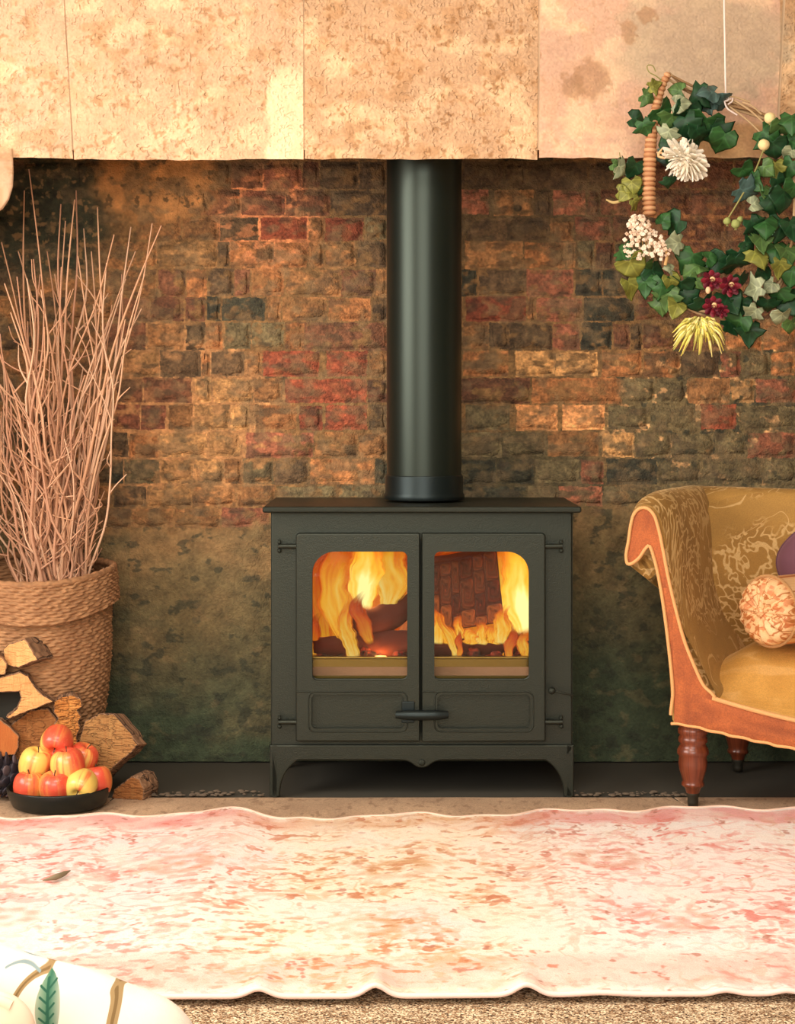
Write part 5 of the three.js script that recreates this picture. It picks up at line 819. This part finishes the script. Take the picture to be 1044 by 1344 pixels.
  for (let i = 0; i < 34; i++) { const [px, py] = leaves[Math.floor(hash(i, 3, 9) * leaves.length)], c = hash(i, 8, 2) * 6.28; obj('leaf_stalk', tube([W(px, py, 0.01), W(px + 9 * Math.cos(c), py - 8, 0.02), W(px + 18 * Math.cos(c), py - 12 + 10 * Math.sin(c), 0.006)], 0.0011, 5, 6), greenStem, wreath); }
  // long stem with a hip at its head and buds at its foot; curled tendril at the top
  obj('flower_stem', tube([W(1003, 196, 0.03), W(990, 228, 0.035), W(970, 264, 0.035), W(954, 290, 0.03)], 0.002, 6, 12), greenStem, wreath);
  obj('tendril', tube([W(872, 108, 0.02), W(862, 100, 0.025), W(852, 94, 0.025), W(850, 86, 0.025), W(857, 86, 0.025), W(861, 94, 0.022)], 0.0014, 5, 20), greenStem, wreath);
  obj('tendril', tube([W(796, 262, 0.02), W(806, 266, 0.025), W(818, 262, 0.028), W(828, 254, 0.02)], [0.002, 0.004, 0.003, 0.002], 6, 14), std({ color: lin(0.5, 0.36, 0.14), roughness: 0.8 }), wreath);
  const budM = std({ color: lin(0.85, 0.66, 0.32), roughness: 0.8 });
  for (const [px, py, r] of [[1011, 155, 7.5], [1003, 190, 7.5], [966, 294, 6], [955, 290, 5], [972, 288, 4]]) { const b = obj('flower_bud', rough(new THREE.IcosahedronGeometry(r * (CZ - HZ) / F, 3), 0.0014, 150, px), r > 7 ? budM : std({ color: lin(0.3, 0.34, 0.1), roughness: 0.8 }), wreath); b.position.copy(W(px, py, 0.03)); obj('sepal', [0, 1, 2, 3].map((k) => new THREE.ConeGeometry(0.004, 0.012, 5).rotateZ(2.6).rotateY(k * 1.57).translate(0, -r * 0.0016, 0)), greenStem, b); }
  const flowerAt = (name, px, py, dz, rot) => { const g = new THREE.Group(); g.name = partName(wreath, name); g.position.copy(W(px, py, dz)); g.rotation.set(...rot); wreath.add(g); return g; };
  { // white chrysanthemum, nodding
    const f = flowerAt('white_flower', 899, 210, 0.04, [0.5, -0.2, -0.75]), pm = phy({ color: lin(0.92, 0.84, 0.68), roughness: 0.7, sheen: 0.3 });
    for (let k = 0; k < 130; k++) { const t = Math.acos(1 - 1.55 * (k + 0.5) / 130), a = k * 2.39996, d = V(Math.sin(t) * Math.cos(a) * 1.05, Math.sin(t) * Math.sin(a) * 0.8, Math.cos(t) * 0.85); const m = obj('petal', k % 3 ? PET.a : PET.b, pm, f); m.quaternion.setFromUnitVectors(V(0, 1, 0), d.clone().normalize()); m.position.copy(d).multiplyScalar(0.006); m.scale.set(1.6, 1, 1.4).multiplyScalar((0.85 + 0.3 * hash(k, 1, 4)) * (0.85 + 0.35 * Math.sin(t))); }
    obj('calyx', new THREE.SphereGeometry(0.012, 12, 8), greenStem, f); obj('flower_heart', new THREE.SphereGeometry(0.021, 18, 12), pm, f); f.scale.set(1.12, 0.92, 1);
    for (const s of [-1, 1]) obj('curled_petal', tube([V(-0.03, -0.03, 0.004 * s), V(-0.042, -0.034 - 0.006 * s, 0), V(-0.05, -0.026 + 0.01 * s, 0.004)], [0.003, 0.0035, 0.001], 6, 8), std({ color: lin(0.8, 0.5, 0.25), roughness: 0.8 }), f);
  }
  const redM = [phy({ color: lin(0.22, 0.008, 0.022), roughness: 0.6, sheen: 0.4, sheenColor: lin(1, 0.2, 0.3) }), phy({ color: lin(0.12, 0.004, 0.016), roughness: 0.6 })];
  for (const [px, py, r] of [[934, 368, 17], [957, 375, 18], [936, 402, 17], [947, 408, 12]]) {
    const f = flowerAt('dark_red_flower', px, py, 0.045, [0.1, (px - 945) * 0.01, 0]), k = r / 17;
    for (let j = 0; j < 3; j++) for (let i = 0; i < 8 - j; i++) { const m = obj('petal', PET.c, redM[(i + j) % 2], f); m.rotation.set(0.25 + 0.42 * j, 0, i / (8 - j) * Math.PI * 2 + j * 0.4, 'ZXY'); m.position.z = 0.004 * j; m.scale.setScalar(k * (1 - 0.2 * j)); }
    if (r > 12) obj('flower_eye', rough(new THREE.SphereGeometry(0.0062 * k, 14, 10), 0.001, 200, px), std({ color: lin(0.85, 0.6, 0.28), roughness: 0.8 }), f).position.set(0.002, 0.003, 0.013);
  }
  { const b = obj('flower_bud', new THREE.SphereGeometry(0.006, 14, 10).scale(1, 1.4, 1), std({ color: lin(0.8, 0.55, 0.3), roughness: 0.7 }), wreath); b.position.copy(W(930, 381, 0.055)); }
  { // cluster of small cream florets
    const f = flowerAt('cream_flower_cluster', 842, 306, 0.035, [0, 0, 0]), cm = [std({ color: lin(0.86, 0.72, 0.55), roughness: 0.8 }), std({ color: lin(0.74, 0.52, 0.36), roughness: 0.8 })];
    for (let k = 0; k < 170; k++) { const a = hash(k, 1, 7) * 6.28, q = Math.sqrt(hash(k, 2, 7)), y = (hash(k, 3, 7) - 0.62) * 58, x = q * Math.cos(a) * (24 + (y < 0 ? -y * 0.35 : 0) - (y > 0 ? y * 0.7 : 0)) - y * 0.28; const m = obj('floret', PET.f, cm[k % 3 ? 0 : 1], f); const sc = (CZ - HZ) / F; m.position.set(x * sc, y * sc, 0.016 * (1 - q * q) + 0.008 * hash(k, 4, 7)); m.rotation.set(hash(k, 5, 7) - 0.5, hash(k, 6, 7) - 0.5, a); m.scale.setScalar(0.6 + 0.4 * hash(k, 8, 7)); }
    obj('stalks', [-12, -4, 4, 12].map((d) => tube([V(d * 0.0012, -0.03, -0.004), V(d * 0.0005, -0.005, 0), V(d * 0.0014, 0.03, 0)], 0.0016, 5, 6)), std({ color: lin(0.45, 0.3, 0.1), roughness: 0.9 }), f);
    obj('stalk', tube([W(865, 322).sub(f.position), W(872, 335).sub(f.position), W(870, 350).sub(f.position)].map((p) => p.add(V(0, 0, 0.04))), 0.004, 6, 8), std({ color: lin(0.6, 0.36, 0.14), roughness: 0.8 }), f);
  }
  { // drooping yellow plume
    const f = flowerAt('yellow_plume', 918, 424, 0.045, [0, 0, 0]), ym = [std({ color: lin(0.72, 0.62, 0.12), roughness: 0.8 }), std({ color: lin(0.5, 0.46, 0.1), roughness: 0.8 }), std({ color: lin(0.84, 0.74, 0.28), roughness: 0.8 })];
    for (let k = 0; k < 110; k++) { const a = hash(k, 1, 17) * 2 * Math.PI, ex = hash(k, 2, 17) ** 0.6, dx = Math.cos(a) * 40 * ex, dy = 14 + Math.sin(a) * 26 * ex + 8 * ex, sc = (CZ - HZ) / F, x0 = dx * 0.35, y0 = dy * 0.35 - 4; const m = obj('spray', tube([V(x0 * sc, -y0 * sc, 0.012), V((x0 + dx) / 2 * sc, (-(y0 + dy) / 2 + 5) * sc, 0.02 + 0.01 * hash(k, 3, 17)), V(dx * sc, -dy * sc, 0.008)], [0.0016, 0.003, 0.0008], 5, 6), ym[k % 3], f); }
  }
}
{ // white string: from a hook on the breast down to a knot on the ring
  const hookY = 2.3, hk = thing('iron_hook', 'small iron hook holding the wreath string, high on the chimney breast', 'hook', [WX(950, HZ), hookY, 0.0]);
  obj('hook_shank', tube([V(0, 0.02, 0), V(0, 0.02, 0.07), V(0, 0.005, HZ + 0.006), V(0, 0.0, HZ), V(0, 0.01, HZ - 0.012)], 0.004, 8, 20), ironDark, hk);
  const s = thing('hanging_string', 'thin white string holding up the wreath', 'string', [WX(953, HZ), WY(130, HZ), HZ]);
  const o = s.position, m = std({ color: lin(0.88, 0.74, 0.66), roughness: 0.9 }), Q = (px, py, dz = 0) => at(px, py, HZ + dz).sub(o);
  obj('cord', tube([V(WX(950, HZ) - o.x, hookY + 0.003 - o.y, 0), Q(951, 0), Q(952, 60), Q(953, 128, 0.012)], 0.0022, 7, 30), m, s);
  obj('knot', [new THREE.TorusKnotGeometry(0.0055, 0.0022, 60, 7).translate(...Q(955, 128, 0.016).toArray()), tube([Q(951, 132, 0.016), Q(955, 142, 0.02), Q(968, 151, 0.018)], 0.002, 6, 10), tube([Q(950, 124, 0.016), Q(960, 124, 0.018), Q(962, 132, 0.016), Q(956, 137, 0.018)], 0.002, 6, 12)], m, s);
}
scene.traverse((o) => { if (o.isMesh) { o.castShadow = o.receiveShadow = true; } });
renderer.render(scene, camera);
